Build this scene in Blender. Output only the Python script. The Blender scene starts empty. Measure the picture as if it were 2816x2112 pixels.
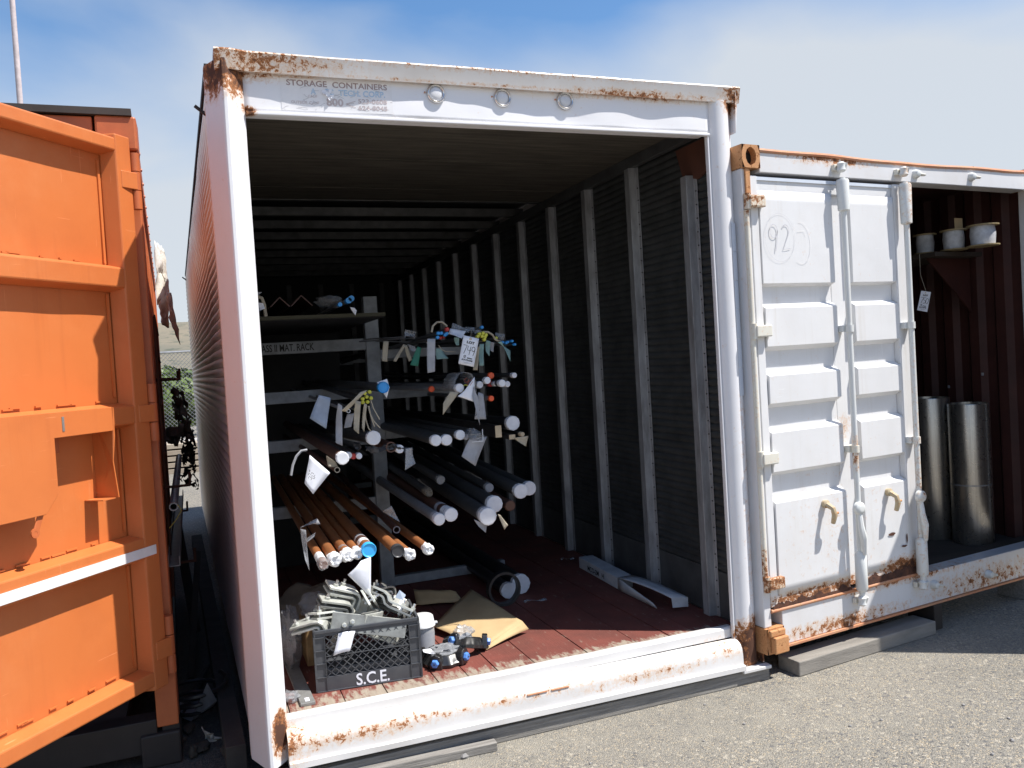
import bpy, bmesh, math, random
from mathutils import Vector, Matrix, Euler, noise
random.seed(11)
sc = bpy.context.scene
col = sc.collection
R = math.radians
V = Vector

# ------------------------------------------------------------------ camera
CAM = V((-0.1867, -3.5611, 1.6166))
YAW, PITCH, ROLL = -0.3641, -0.0294, -0.0606
FPX = 2272.425                      # focal length in photograph pixels (2816 wide)
fw = V((-math.sin(YAW) * math.cos(PITCH), math.cos(YAW) * math.cos(PITCH), math.sin(PITCH)))
r0 = V((math.cos(YAW), math.sin(YAW), 0))
u0 = r0.cross(fw)
cr = r0 * math.cos(ROLL) + u0 * math.sin(ROLL)
cu = -r0 * math.sin(ROLL) + u0 * math.cos(ROLL)
cd = bpy.data.cameras.new('camera')
cd.sensor_width = 36
cd.lens = FPX / 2816 * 36
cd.clip_end = 3000
cd.clip_start = 0.05
cam = bpy.data.objects.new('camera', cd)
col.objects.link(cam)
cam.matrix_world = Matrix(((cr.x, cu.x, -fw.x, CAM.x), (cr.y, cu.y, -fw.y, CAM.y), (cr.z, cu.z, -fw.z, CAM.z), (0, 0, 0, 1)))
sc.camera = cam

# ------------------------------------------------------------------ sky, sun, exposure
SUN_AZ, SUN_EL = 57.0, 60.0          # azimuth to the right of the container's front normal
sdir = V((math.sin(R(SUN_AZ)) * math.cos(R(SUN_EL)), -math.cos(R(SUN_AZ)) * math.cos(R(SUN_EL)), math.sin(R(SUN_EL))))
w = bpy.data.worlds.new('World')
sc.world = w
w.use_nodes = True
nt = w.node_tree
nt.nodes.clear()
wo = nt.nodes.new('ShaderNodeOutputWorld')
bg = nt.nodes.new('ShaderNodeBackground')
sky = nt.nodes.new('ShaderNodeTexSky')
sky.sky_type = 'NISHITA'
sky.sun_disc = False
sky.sun_elevation = R(SUN_EL)
sky.sun_rotation = math.atan2(sdir.x, sdir.y)
sky.dust_density = 0.6
sky.air_density = 1.0
sky.ozone_density = 2.0
wtc = nt.nodes.new('ShaderNodeTexCoord')
wmp = nt.nodes.new('ShaderNodeMapping')
wmp.inputs['Scale'].default_value = (1.0, 1.0, 2.6)
wmp.inputs['Rotation'].default_value = (0.1, 0.25, 0.5)
wn = nt.nodes.new('ShaderNodeTexNoise')
wn.inputs['Scale'].default_value = 1.55
wn.inputs['Detail'].default_value = 6
wn.inputs['Roughness'].default_value = 0.45
wn.inputs['Distortion'].default_value = 0.35
# haze bank low over the land that thins out upwards into clear blue, the same all round
wsx = nt.nodes.new('ShaderNodeSeparateXYZ')
nt.links.new(wtc.outputs['Generated'], wsx.inputs['Vector'])
wm1 = nt.nodes.new('ShaderNodeMath')
wm1.operation = 'MULTIPLY_ADD'
wm1.inputs[1].default_value = -1.75
wm1.inputs[2].default_value = 0.52
nt.links.new(wsx.outputs['Z'], wm1.inputs[0])
wm2 = nt.nodes.new('ShaderNodeMath')
wm2.operation = 'ADD'
nt.links.new(wm1.outputs[0], wm2.inputs[0])
nt.links.new(wn.outputs['Fac'], wm2.inputs[1])
wr = nt.nodes.new('ShaderNodeValToRGB')
wr.color_ramp.elements[0].position = 0.38
wr.color_ramp.elements[0].color = (0, 0, 0, 1)
wr.color_ramp.elements[1].position = 0.66
wr.color_ramp.elements[1].color = (0.93, 0.93, 0.93, 1)
wmix = nt.nodes.new('ShaderNodeMix')
wmix.data_type = 'RGBA'
wmix.inputs['B'].default_value = (7.5, 8.0, 8.6, 1)
hsv = nt.nodes.new('ShaderNodeHueSaturation')
hsv.inputs['Saturation'].default_value = 1.2
hsv.inputs['Value'].default_value = 1.9
nt.links.new(wtc.outputs['Generated'], wmp.inputs['Vector'])
nt.links.new(wmp.outputs['Vector'], wn.inputs['Vector'])
nt.links.new(wm2.outputs[0], wr.inputs['Fac'])
nt.links.new(wr.outputs['Color'], wmix.inputs['Factor'])
nt.links.new(sky.outputs['Color'], hsv.inputs['Color'])
nt.links.new(hsv.outputs['Color'], wmix.inputs['A'])
nt.links.new(wmix.outputs['Result'], bg.inputs['Color'])
bg.inputs['Strength'].default_value = 0.06
nt.links.new(bg.outputs['Background'], wo.inputs['Surface'])

sl = bpy.data.lights.new('sun', 'SUN')
sl.energy = 5.0
sl.angle = R(0.53)
sl.color = (1.0, 0.955, 0.89)
so = bpy.data.objects.new('sun', sl)
col.objects.link(so)
so.rotation_euler = (-sdir).to_track_quat('-Z', 'Y').to_euler()
so.location = (8, -8, 15)
sc.view_settings.view_transform = 'Standard'
sc.view_settings.look = 'None'
sc.view_settings.exposure = 0.62
sc.view_settings.gamma = 1.0
sc.view_settings.use_curve_mapping = False
sc.render.engine = 'CYCLES'
sc.cycles.max_bounces = 8
sc.cycles.diffuse_bounces = 5

# ------------------------------------------------------------------ surveying helpers
D = 2816 / 2212.0


def ray(x, y):
    return cr * ((x * D - 1408) / FPX) - cu * ((y * D - 1056) / FPX) + fw


def hit(p, p0, n):
    d = ray(*p)
    return CAM + d * ((V(p0) - CAM).dot(V(n)) / d.dot(V(n)))


def atY(p, y):
    return hit(p, (0, y, 0), (0, 1, 0))


def atZ(p, z):
    return hit(p, (0, 0, z), (0, 0, 1))


def zoomer(ox, oy, k):
    return lambda x, y: ((ox + x * k) / D, (oy + y * k) / D)


def scale_at(p):
    return (V(p) - CAM).dot(fw) / (FPX / D)     # metres per survey pixel


Z5 = zoomer(680, 700, 800 / 2212)
Z6 = zoomer(720, 1150, 800 / 2212)
ZC = zoomer(760, 1550, 600 / 2212)
GZ = -0.11                                      # asphalt level
FZ = 0.15                                       # container floor level

# ------------------------------------------------------------------ materials
MATS = {}


class N:
    def __init__(s, name):
        s.m = bpy.data.materials.new(name)
        s.m.use_nodes = True
        s.t = s.m.node_tree
        s.b = s.t.nodes['Principled BSDF']
        MATS[name] = s.m

    def new(s, typ, **kw):
        n = s.t.nodes.new(typ)
        for k, v in kw.items():
            if k in n.inputs.keys():
                n.inputs[k].default_value = v
            else:
                setattr(n, k, v)
        return n

    def link(s, a, b):
        s.t.links.new(a, b)

    def pos(s, scale=(1, 1, 1)):
        g = s.new('ShaderNodeNewGeometry')
        mp = s.new('ShaderNodeMapping')
        mp.inputs['Scale'].default_value = scale
        s.link(g.outputs['Position'], mp.inputs['Vector'])
        return mp.outputs['Vector']

    def noise(s, scale, detail=5, rough=0.55, vec=None, stretch=(1, 1, 1), dist=0.0):
        n = s.new('ShaderNodeTexNoise')
        n.inputs['Scale'].default_value = scale
        n.inputs['Detail'].default_value = detail
        n.inputs['Roughness'].default_value = rough
        n.inputs['Distortion'].default_value = dist
        s.link(vec or s.pos(stretch), n.inputs['Vector'])
        return n.outputs['Fac']

    def ramp(s, fac, a, b, ca=(0, 0, 0, 1), cb=(1, 1, 1, 1)):
        n = s.new('ShaderNodeValToRGB')
        n.color_ramp.elements[0].position = a
        n.color_ramp.elements[0].color = ca
        n.color_ramp.elements[1].position = b
        n.color_ramp.elements[1].color = cb
        s.link(fac, n.inputs['Fac'])
        return n.outputs['Color']

    def mix(s, fac, a, b):
        n = s.new('ShaderNodeMix', data_type='RGBA')
        for sock, v in ((n.inputs['Factor'], fac), (n.inputs['A'], a), (n.inputs['B'], b)):
            if isinstance(v, (int, float)):
                sock.default_value = v
            elif isinstance(v, tuple):
                sock.default_value = v if len(v) == 4 else v + (1,)
            else:
                s.link(v, sock)
        return n.outputs['Result']

    def math(s, op, a, b=0.0, c=0.0):
        n = s.new('ShaderNodeMath', operation=op)
        for i, v in enumerate((a, b, c)):
            if isinstance(v, (int, float)):
                n.inputs[i].default_value = v
            else:
                s.link(v, n.inputs[i])
        return n.outputs[0]

    def regions(s, regs):
        g = s.new('ShaderNodeNewGeometry')
        acc = None
        for (cx, cy, cz, rx, ry, rz, k) in regs:
            a = s.new('ShaderNodeVectorMath', operation='SUBTRACT')
            s.link(g.outputs['Position'], a.inputs[0])
            a.inputs[1].default_value = (cx, cy, cz)
            b = s.new('ShaderNodeVectorMath', operation='DIVIDE')
            s.link(a.outputs[0], b.inputs[0])
            b.inputs[1].default_value = (rx, ry, rz)
            l = s.new('ShaderNodeVectorMath', operation='LENGTH')
            s.link(b.outputs[0], l.inputs[0])
            q = s.math('SUBTRACT', 1.0, l.outputs['Value'])
            q = s.math('MAXIMUM', q, 0.0)
            q = s.math('POWER', q, 0.6)
            q = s.math('MULTIPLY', q, k)
            acc = q if acc is None else s.math('MAXIMUM', acc, q)
        return acc

    def bump(s, h, strength, dist=0.01):
        n = s.new('ShaderNodeBump', Strength=strength, Distance=dist)
        s.link(h, n.inputs['Height'])
        s.link(n.outputs['Normal'], s.b.inputs['Normal'])


def plain(name, c, rough=0.6, metal=0.0, c2=None, ns=6.0, bump=0.0, bs=60.0, stretch=(1, 1, 1), spec=None, alpha=None, trans=0.0, coat=0.0):
    n = N(name)
    if c2 is None:
        c2 = tuple(x * 0.72 for x in c)
    f = n.ramp(n.noise(ns, 6, 0.6, stretch=stretch), 0.35, 0.68)
    n.link(n.mix(f, c, c2), n.b.inputs['Base Color'])
    rr = n.noise(ns * 2.3, 4, 0.6)
    mr = n.new('ShaderNodeMapRange')
    mr.inputs['To Min'].default_value = max(0.02, rough - 0.1)
    mr.inputs['To Max'].default_value = min(1, rough + 0.12)
    n.link(rr, mr.inputs['Value'])
    n.link(mr.outputs['Result'], n.b.inputs['Roughness'])
    n.b.inputs['Metallic'].default_value = metal
    if spec is not None:
        n.b.inputs['Specular IOR Level'].default_value = spec
    if coat:
        n.b.inputs['Coat Weight'].default_value = coat
    if trans:
        n.b.inputs['Transmission Weight'].default_value = trans
        n.b.inputs['IOR'].default_value = 1.12
    if alpha is not None:
        n.b.inputs['Alpha'].default_value = alpha
    if bump:
        n.bump(n.noise(bs, 6, 0.65, stretch=stretch), bump, 0.004)
    return n.m


def painted(name, c, regs, base_rust=0.0, rough=0.42, dirt=(0.45, 0.40, 0.33), dirt_amt=0.35, scale=26, streak=0.3, fade=None, dent=0.25):
    """Weathered paint on steel: grime, run streaks, rust spots with brown halo that gather in given places."""
    n = N(name)
    g1 = n.ramp(n.noise(3.1, 7, 0.62), 0.45, 0.78)
    st = n.ramp(n.noise(9, 5, 0.6, stretch=(1, 1, 0.09)), 0.52, 0.8)
    g = n.math('MULTIPLY', g1, dirt_amt)
    g = n.math('ADD', g, n.math('MULTIPLY', st, streak * dirt_amt))
    basec = n.mix(g, c, dirt)
    if fade:
        fd = n.math('MULTIPLY', n.ramp(n.noise(1.7, 6, 0.65), 0.42, 0.72), n.ramp(n.noise(11, 6, 0.7), 0.35, 0.75))
        basec = n.mix(n.math('MULTIPLY', fd, 0.75), basec, fade)
        sc1 = n.ramp(n.noise(95, 3, 0.5, stretch=(1, 1, 0.045)), 0.70, 0.725)
        sc2 = n.ramp(n.noise(120, 3, 0.5, stretch=(0.05, 0.05, 1)), 0.71, 0.73)
        scr = n.math('MULTIPLY', n.math('MAXIMUM', sc1, sc2), n.ramp(n.noise(2.6, 4, 0.6), 0.45, 0.6))
        basec = n.mix(n.math('MULTIPLY', scr, 0.55), basec, tuple(min(1, x * 1.25 + 0.04) for x in fade))
        run = n.math('MULTIPLY', n.ramp(n.noise(22, 5, 0.6, stretch=(1, 1, 0.035)), 0.56, 0.72), n.ramp(n.noise(2.1, 4, 0.6), 0.40, 0.65))
        basec = n.mix(n.math('MULTIPLY', run, 0.35), basec, dirt)
    m = n.regions(regs) if regs else None
    nz = n.noise(scale, 9, 0.68, dist=0.4)
    nz2 = n.noise(scale * 4.3, 5, 0.6)
    comb = n.math('ADD', n.math('MULTIPLY', nz, 0.75), n.math('MULTIPLY', nz2, 0.25))
    level = n.math('ADD', comb, base_rust - 0.05)
    if m is not None:
        level = n.math('ADD', level, n.math('MULTIPLY', m, 0.35))
    halo = n.ramp(level, 0.545, 0.71)
    core = n.ramp(level, 0.665, 0.70)
    deep = n.ramp(level, 0.72, 0.82)
    rust = n.mix(n.noise(70, 5, 0.7), (0.44, 0.18, 0.06), (0.17, 0.06, 0.024))
    rust = n.mix(deep, rust, (0.075, 0.03, 0.016))
    if m is not None:
        runs = n.ramp(n.noise(scale * 1.1, 6, 0.6, stretch=(1, 1, 0.10)), 0.50, 0.75)
        basec = n.mix(n.math('MULTIPLY', n.math('MULTIPLY', runs, n.ramp(m, 0.05, 0.6)), 0.55), basec, (0.55, 0.36, 0.20))
    c1 = n.mix(n.math('MULTIPLY', halo, 0.7), basec, (0.60, 0.34, 0.15))
    c2 = n.mix(core, c1, rust)
    n.link(c2, n.b.inputs['Base Color'])
    mr = n.new('ShaderNodeMapRange')
    mr.inputs['To Min'].default_value = rough
    mr.inputs['To Max'].default_value = 0.92
    n.link(core, mr.inputs['Value'])
    n.link(mr.outputs['Result'], n.b.inputs['Roughness'])
    h = n.math('ADD', n.math('MULTIPLY', n.noise(2.2, 3, 0.5), dent), n.math('MULTIPLY', core, -0.05))
    h = n.math('ADD', h, n.math('MULTIPLY', nz2, 0.012))
    n.bump(h, 0.35, 0.02)
    return n.m


def build_materials():
    W_ = (0.74, 0.74, 0.76)
    painted('white_frame', W_, [(0, 0, 2.86, 0.16, 0.3, 0.16, 1.3), (0.045, -0.04, 0.13, 0.055, 0.12, 0.12, 1.5), (2.40, 0, 0.06, 0.13, 0.2, 0.2, 1.5),
                                (0.09, 0, 2.71, 0.06, 0.1, 0.03, 1.0), (2.44, 0, 2.85, 0.1, 0.1, 0.09, 0.9), (2.42, 0, 0.9, 0.05, 0.1, 1.0, 0.45)], dirt_amt=0.16)
    painted('white_header', (0.78, 0.78, 0.80), [(0.12, 0, 2.86, 0.35, 0.1, 0.05, 0.7), (0.085, 0, 2.70, 0.05, 0.1, 0.03, 1.2), (1.9, 0, 2.86, 0.6, 0.1, 0.03, 0.6)], dirt_amt=0.06, scale=34)
    painted('cap_paint', (0.66, 0.64, 0.62), [(0.05, 0, 2.9, 0.6, 0.2, 0.1, 0.85), (1.9, 0, 2.86, 0.55, 0.2, 0.035, 0.8), (1.1, 0, 2.93, 1.6, 0.2, 0.03, 0.62),
                                           (1.2, 0, 2.86, 1.6, 0.2, 0.012, 0.55), (2.45, 0, 2.9, 0.12, 0.2, 0.1, 0.9)], dirt_amt=0.4, scale=48)
    painted('sill_paint', (0.64, 0.63, 0.62), [(0.35, -0.06, 0.075, 0.85, 0.2, 0.05, 0.66), (1.75, -0.06, 0.05, 0.55, 0.2, 0.045, 0.60), (1.0, -0.06, 0.075, 0.8, 0.2, 0.035, 0.55),
                                           (0.08, -0.05, 0.08, 0.1, 0.2, 0.1, 0.8), (2.2, 0, 0.08, 0.2, 0.2, 0.06, 0.6)], dirt_amt=0.25, scale=42)
    painted('wall_paint', (0.66, 0.60, 0.58), [], dirt=(0.34, 0.24, 0.2), dirt_amt=0.35, rough=0.3, base_rust=-0.06)
    painted('door_white', (0.71, 0.71, 0.715), [(2.9, 0, 0.28, 0.75, 0.4, 0.055, 1.0), (3.55, 0.05, 0.30, 0.32, 0.4, 0.085, 1.1), (3.12, 0, 1.13, 0.1, 0.3, 0.1, 0.6), (3.0, 0, 0.6, 0.5, 0.3, 0.4, 0.2)], dirt_amt=0.16, streak=0.7, scale=30, dent=0.7, dirt=(0.50, 0.45, 0.38), fade=(0.64, 0.64, 0.64))
    painted('rail_white', (0.66, 0.66, 0.67), [(3.1, 0, 2.60, 0.5, 0.3, 0.06, 0.9), (3.0, 0, 0.08, 0.7, 0.3, 0.06, 0.85), (4.3, 0, 0.1, 0.8, 0.5, 0.12, 0.75), (3.6, 0, 0.22, 0.9, 0.4, 0.03, 0.7), (4.0, 0, 2.62, 0.9, 0.4, 0.05, 0.6)], dirt_amt=0.3, scale=30)
    painted('rod_paint', (0.66, 0.68, 0.67), [(3.63, 0, 2.45, 0.06, 0.3, 0.4, 0.55), (3.62, 0, 0.9, 0.06, 0.3, 0.9, 0.45), (3.12, 0, 1.0, 0.05, 0.3, 0.12, 0.8)], dirt_amt=0.2, scale=40)
    painted('hinge_paint', (0.68, 0.66, 0.58), [(2.5, 0, 2.5, 0.3, 0.3, 0.3, 0.8), (2.5, 0, 0.4, 0.2, 0.3, 0.2, 0.75)], base_rust=0.06, dirt_amt=0.4, scale=50)
    painted('catch_paint', (0.46, 0.38, 0.24), [], base_rust=0.13, dirt_amt=0.5, scale=55, rough=0.6)
    painted('rusty_edge', (0.50, 0.20, 0.10), [], base_rust=0.12, dirt_amt=0.5, scale=45, rough=0.7)
    plain('rust_dark', (0.11, 0.042, 0.022), 0.9, c2=(0.035, 0.016, 0.012), ns=30, bump=0.8, bs=90)
    painted('rusty_casting', (0.47, 0.21, 0.085), [], base_rust=0.17, dirt=(0.3, 0.14, 0.06), dirt_amt=0.6, scale=40, rough=0.7)
    painted('orange_paint', (0.56, 0.160, 0.042), [(-0.62, 0.3, 1.15, 0.1, 0.3, 0.1, 0.35)], dirt=(0.40, 0.10, 0.028), dirt_amt=0.42, scale=30, base_rust=-0.05, rough=0.42, dent=0.6, fade=(0.60, 0.215, 0.075))
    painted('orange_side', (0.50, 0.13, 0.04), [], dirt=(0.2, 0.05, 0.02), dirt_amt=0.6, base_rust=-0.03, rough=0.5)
    plain('dark_steel_and_shade', (0.035, 0.028, 0.025), 0.6, 0.2)  # dark steel; also stands in for shade on the orange container's bottom frame
    plain('roof_dark', (0.05, 0.04, 0.035), 0.8)
    plain('chrome', (0.75, 0.75, 0.76), 0.18, 0.9)
    plain('lens_white', (0.75, 0.75, 0.77), 0.2, coat=0.4)
    plain('hollow_shade', (0.02, 0.02, 0.02), 0.7)  # near black that stands in for shade inside the castings
    plain('white_tape', (0.80, 0.80, 0.80), 0.4)
    plain('pale_tape', (0.62, 0.67, 0.74), 0.35, c2=(0.55, 0.60, 0.68))
    plain('galvanised', (0.36, 0.37, 0.39), 0.42, 0.35, c2=(0.20, 0.20, 0.205), ns=22, stretch=(1, 1, 0.25))
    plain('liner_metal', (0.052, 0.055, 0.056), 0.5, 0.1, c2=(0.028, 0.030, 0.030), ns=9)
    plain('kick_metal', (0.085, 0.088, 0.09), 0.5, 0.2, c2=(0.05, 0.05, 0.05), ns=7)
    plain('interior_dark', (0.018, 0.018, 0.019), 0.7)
    plain('bow_metal', (0.10, 0.10, 0.10), 0.5, 0.3, c2=(0.05, 0.05, 0.05), ns=9)
    plain('ceiling_wood', (0.115, 0.10, 0.078), 0.8, c2=(0.05, 0.043, 0.034), ns=5, stretch=(0.5, 5, 1), bump=0.4, bs=25)
    plain('rusty_gusset', (0.10, 0.035, 0.02), 0.8)
    # floor planks: red deck paint, worn to bare wood towards the sill
    n = N('deck_wood')
    grain = n.noise(14, 7, 0.7, stretch=(6, 0.35, 1))
    red = n.mix(n.ramp(n.noise(5, 6, 0.6), 0.35, 0.7), (0.185, 0.049, 0.035), (0.115, 0.035, 0.026))
    wood = n.mix(grain, (0.40, 0.34, 0.27), (0.20, 0.16, 0.12))
    wear = n.regions([(0.55, 0.10, 0.16, 1.1, 0.16, 0.2, 1.0), (1.5, 0.08, 0.16, 1.1, 0.11, 0.2, 0.9)])
    lv = n.math('ADD', n.noise(18, 7, 0.7, stretch=(2.2, 0.6, 1)), n.math('MULTIPLY', wear, 0.32))
    n.link(n.mix(n.ramp(lv, 0.60, 0.74), red, wood), n.b.inputs['Base Color'])
    n.b.inputs['Roughness'].default_value = 0.72
    n.bump(grain, 0.45, 0.004)
    # old timber
    n = N('grey_timber')
    gr = n.noise(16, 8, 0.72, stretch=(0.22, 5, 5))
    n.link(n.mix(n.ramp(gr, 0.35, 0.7), (0.30, 0.285, 0.26), (0.12, 0.11, 0.10)), n.b.inputs['Base Color'])
    n.b.inputs['Roughness'].default_value = 0.85
    n.bump(gr, 0.8, 0.006)
    plain('dusty_timber', (0.27, 0.25, 0.22), 0.9, c2=(0.19, 0.175, 0.155), ns=8, stretch=(0.4, 3, 3), bump=0.5)
    plain('shade_timber', (0.05, 0.043, 0.036), 0.9, c2=(0.025, 0.022, 0.02), bump=0.5)  # timber darkened in its colour for the deep shade of the gap
    # asphalt
    n = N('asphalt')
    p = n.pos()
    vo = n.new('ShaderNodeTexVoronoi', Scale=150.0)
    n.link(p, vo.inputs['Vector'])
    vo2 = n.new('ShaderNodeTexVoronoi', Scale=75.0)
    n.link(p, vo2.inputs['Vector'])
    hs = n.new('ShaderNodeSeparateColor')
    n.link(vo.outputs['Color'], hs.inputs['Color'])
    hs2 = n.new('ShaderNodeSeparateColor')
    n.link(vo2.outputs['Color'], hs2.inputs['Color'])
    c = n.mix(hs.outputs['Red'], (0.150, 0.139, 0.118), (0.285, 0.264, 0.222))
    c = n.mix(n.ramp(hs.outputs['Green'], 0.86, 0.90), c, (0.38, 0.31, 0.21))
    c = n.mix(n.ramp(hs.outputs['Blue'], 0.86, 0.90), c, (0.065, 0.065, 0.07))
    c = n.mix(n.ramp(hs2.outputs['Green'], 0.95, 0.96), c, (0.40, 0.36, 0.29))
    c = n.mix(n.ramp(hs2.outputs['Red'], 0.95, 0.96), c, (0.09, 0.09, 0.095))
    big = n.ramp(n.noise(0.9, 6, 0.65), 0.3, 0.75)
    c = n.mix(n.math('MULTIPLY', big, 0.38), c, (0.242, 0.226, 0.194))
    st = n.math('MULTIPLY', n.ramp(n.noise(1.6, 5, 0.6, dist=0.6), 0.52, 0.74), n.ramp(n.noise(9, 5, 0.7), 0.3, 0.7))
    c = n.mix(n.math('MULTIPLY', st, 0.55), c, (0.10, 0.096, 0.088))
    dust = n.regions([(2.3, -0.35, -0.11, 0.9, 0.55, 0.4, 0.8), (0.8, -0.15, -0.11, 1.6, 0.4, 0.4, 0.7), (3.4, -0.05, -0.11, 1.0, 0.3, 0.4, 0.7)])
    c = n.mix(n.math('MULTIPLY', dust, n.ramp(n.noise(6, 6, 0.6), 0.3, 0.7)), c, (0.29, 0.27, 0.225))
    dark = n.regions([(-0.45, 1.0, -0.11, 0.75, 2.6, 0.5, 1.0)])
    c = n.mix(n.math('MULTIPLY', n.ramp(dark, 0.0, 0.4), 0.75), c, (0.030, 0.026, 0.022))  # ground between the containers painted darker as shade
    n.link(c, n.b.inputs['Base Color'])
    n.b.inputs['Roughness'].default_value = 0.88
    hh = n.math('ADD', n.math('MULTIPLY', vo.outputs['Distance'], -1.0), n.math('MULTIPLY', n.noise(30, 5, 0.7), 0.8))
    n.bump(hh, 0.85, 0.006)
    # far things
    n = N('hill_grass')
    f = n.ramp(n.noise(0.05, 7, 0.6), 0.42, 0.62)
    sp = n.ramp(n.noise(0.23, 4, 0.6), 0.55, 0.66)
    c = n.mix(f, (0.20, 0.17, 0.12), (0.145, 0.135, 0.10))
    n.link(n.mix(n.math('MULTIPLY', sp, 0.8), c, (0.065, 0.078, 0.055)), n.b.inputs['Base Color'])
    n.b.inputs['Roughness'].default_value = 1.0
    plain('leaf', (0.12, 0.17, 0.035), 0.5, c2=(0.07, 0.115, 0.02), ns=2.5)
    plain('bark', (0.10, 0.075, 0.05), 0.9)
    plain('fence_wire', (0.42, 0.42, 0.42), 0.4, 0.6)
    plain('pale_concrete', (0.45, 0.43, 0.40), 0.85, ns=3)
    plain('pale_lumber', (0.42, 0.36, 0.28), 0.8, c2=(0.3, 0.24, 0.18), stretch=(0.3, 3, 3))
    plain('pole_paint', (0.58, 0.50, 0.50), 0.5)
    # contents
    plain('rack_paint', (0.30, 0.32, 0.34), 0.55, c2=(0.19, 0.2, 0.21), ns=12, bump=0.2)
    plain('shelf_olive', (0.05, 0.043, 0.018), 0.7)
    plain('stencil', (0.02, 0.02, 0.02), 0.7)
    plain('copper_tube', (0.40, 0.155, 0.055), 0.45, 0.25, c2=(0.26, 0.10, 0.04), ns=12, stretch=(1, 0.2, 1))
    plain('dull_tube', (0.10, 0.105, 0.11), 0.45, 0.35, c2=(0.06, 0.062, 0.066), ns=8, stretch=(1, 0.2, 1))
    plain('brown_tube', (0.11, 0.05, 0.035), 0.5, 0.2)
    plain('black_tube', (0.022, 0.022, 0.024), 0.4)
    plain('grey_tube', (0.24, 0.25, 0.27), 0.5, 0.1)
    plain('paper_cap', (0.76, 0.77, 0.80), 0.7, c2=(0.64, 0.65, 0.69), ns=18, bump=0.25, bs=30)
    plain('bag_white', (0.78, 0.79, 0.80), 0.4, c2=(0.70, 0.71, 0.74), ns=20, bump=0.6, bs=45)
    plain('tan_cap', (0.62, 0.50, 0.33), 0.7)
    plain('blue_cap', (0.03, 0.30, 0.72), 0.35)
    plain('sky_cap', (0.05, 0.42, 0.85), 0.35, c2=(0.05, 0.40, 0.82))
    plain('yellow_cap', (0.62, 0.60, 0.06), 0.4)
    plain('orange_cap', (0.85, 0.11, 0.03), 0.35)
    plain('red_cap', (0.45, 0.035, 0.03), 0.45)
    plain('charcoal_cap', (0.05, 0.05, 0.055), 0.4)
    plain('tag_white', (0.78, 0.80, 0.86), 0.6, c2=(0.72, 0.74, 0.80))
    plain('tag_grey', (0.36, 0.37, 0.40), 0.7, ns=14)
    plain('tag_blue', (0.30, 0.36, 0.46), 0.7, ns=14)
    plain('tag_tan', (0.42, 0.37, 0.28), 0.75, ns=14)
    plain('tag_teal', (0.22, 0.36, 0.35), 0.7, ns=14)
    plain('tag_green', (0.03, 0.22, 0.15), 0.6)
    plain('ink', (0.012, 0.012, 0.014), 0.6)
    plain('ink_red', (0.35, 0.05, 0.03), 0.6)
    plain('print_brown', (0.30, 0.22, 0.22), 0.6, c2=(0.40, 0.33, 0.33), ns=60)
    plain('print_blue', (0.38, 0.54, 0.70), 0.6, c2=(0.52, 0.62, 0.72), ns=60)
    plain('print_pale', (0.46, 0.38, 0.38), 0.6, c2=(0.58, 0.52, 0.52), ns=60)
    plain('pencil', (0.46, 0.46, 0.50), 0.7, c2=(0.62, 0.62, 0.65), ns=40)
    plain('decal_film', (0.77, 0.765, 0.775), 0.4, c2=(0.73, 0.725, 0.735), ns=30)
    plain('crate_plastic', (0.052, 0.056, 0.066), 0.38, c2=(0.075, 0.078, 0.085), ns=9)
    plain('zinc', (0.56, 0.57, 0.53), 0.42, 0.35, c2=(0.40, 0.41, 0.37), ns=16)
    plain('zinc_pale', (0.70, 0.71, 0.66), 0.45, 0.15, c2=(0.58, 0.59, 0.53), ns=22)
    plain('zinc_worn', (0.34, 0.35, 0.33), 0.4, 0.5, c2=(0.22, 0.22, 0.21), ns=22)
    plain('zinc_dark', (0.10, 0.105, 0.10), 0.5, 0.4)
    plain('black_iron', (0.018, 0.018, 0.019), 0.28, coat=0.5)
    plain('bolt_blue', (0.10, 0.26, 0.66), 0.4)
    plain('clear_film', (0.80, 0.82, 0.84), 0.12, alpha=0.32)
    plain('milky_film', (0.50, 0.52, 0.55), 0.2, alpha=0.42, bump=0.6, bs=40)
    plain('tub_white', (0.76, 0.77, 0.78), 0.35)
    plain('tub_grey', (0.42, 0.43, 0.44), 0.4)
    plain('cardboard', (0.50, 0.36, 0.19), 0.8, c2=(0.44, 0.31, 0.16), ns=7, bump=0.15)
    plain('cardboard_white', (0.55, 0.56, 0.58), 0.75, c2=(0.42, 0.43, 0.45), ns=9, bump=0.2)
    plain('steel_bar', (0.30, 0.30, 0.29), 0.5, 0.4, ns=14)
    plain('wood_block', (0.45, 0.30, 0.14), 0.7, c2=(0.3, 0.18, 0.08), stretch=(1, 1, 4))
    plain('stainless', (0.52, 0.50, 0.46), 0.29, 0.9, c2=(0.36, 0.34, 0.31), ns=20, stretch=(3, 3, 0.1))
    plain('maroon', (0.062, 0.018, 0.014), 0.65, c2=(0.04, 0.012, 0.010))
    plain('brown_floor', (0.06, 0.046, 0.036), 0.85)
    plain('spool_white', (0.62, 0.64, 0.68), 0.6, ns=30)
    plain('spool_wood', (0.35, 0.27, 0.14), 0.7)
    plain('insulation', (0.72, 0.70, 0.66), 0.95, c2=(0.5, 0.44, 0.34), ns=9, bump=0.8, bs=40)
    plain('insulation_tan', (0.64, 0.55, 0.42), 0.95, c2=(0.52, 0.40, 0.34), ns=9, bump=0.8, bs=40)
    plain('rag', (0.20, 0.17, 0.13), 0.95, bump=0.7)
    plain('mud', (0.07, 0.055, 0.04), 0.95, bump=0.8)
    plain('stone', (0.30, 0.29, 0.28), 0.9)
    plain('petal', (0.30, 0.02, 0.05), 0.6)
    plain('yellow_wire', (0.6, 0.5, 0.08), 0.6)


build_materials()


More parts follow.
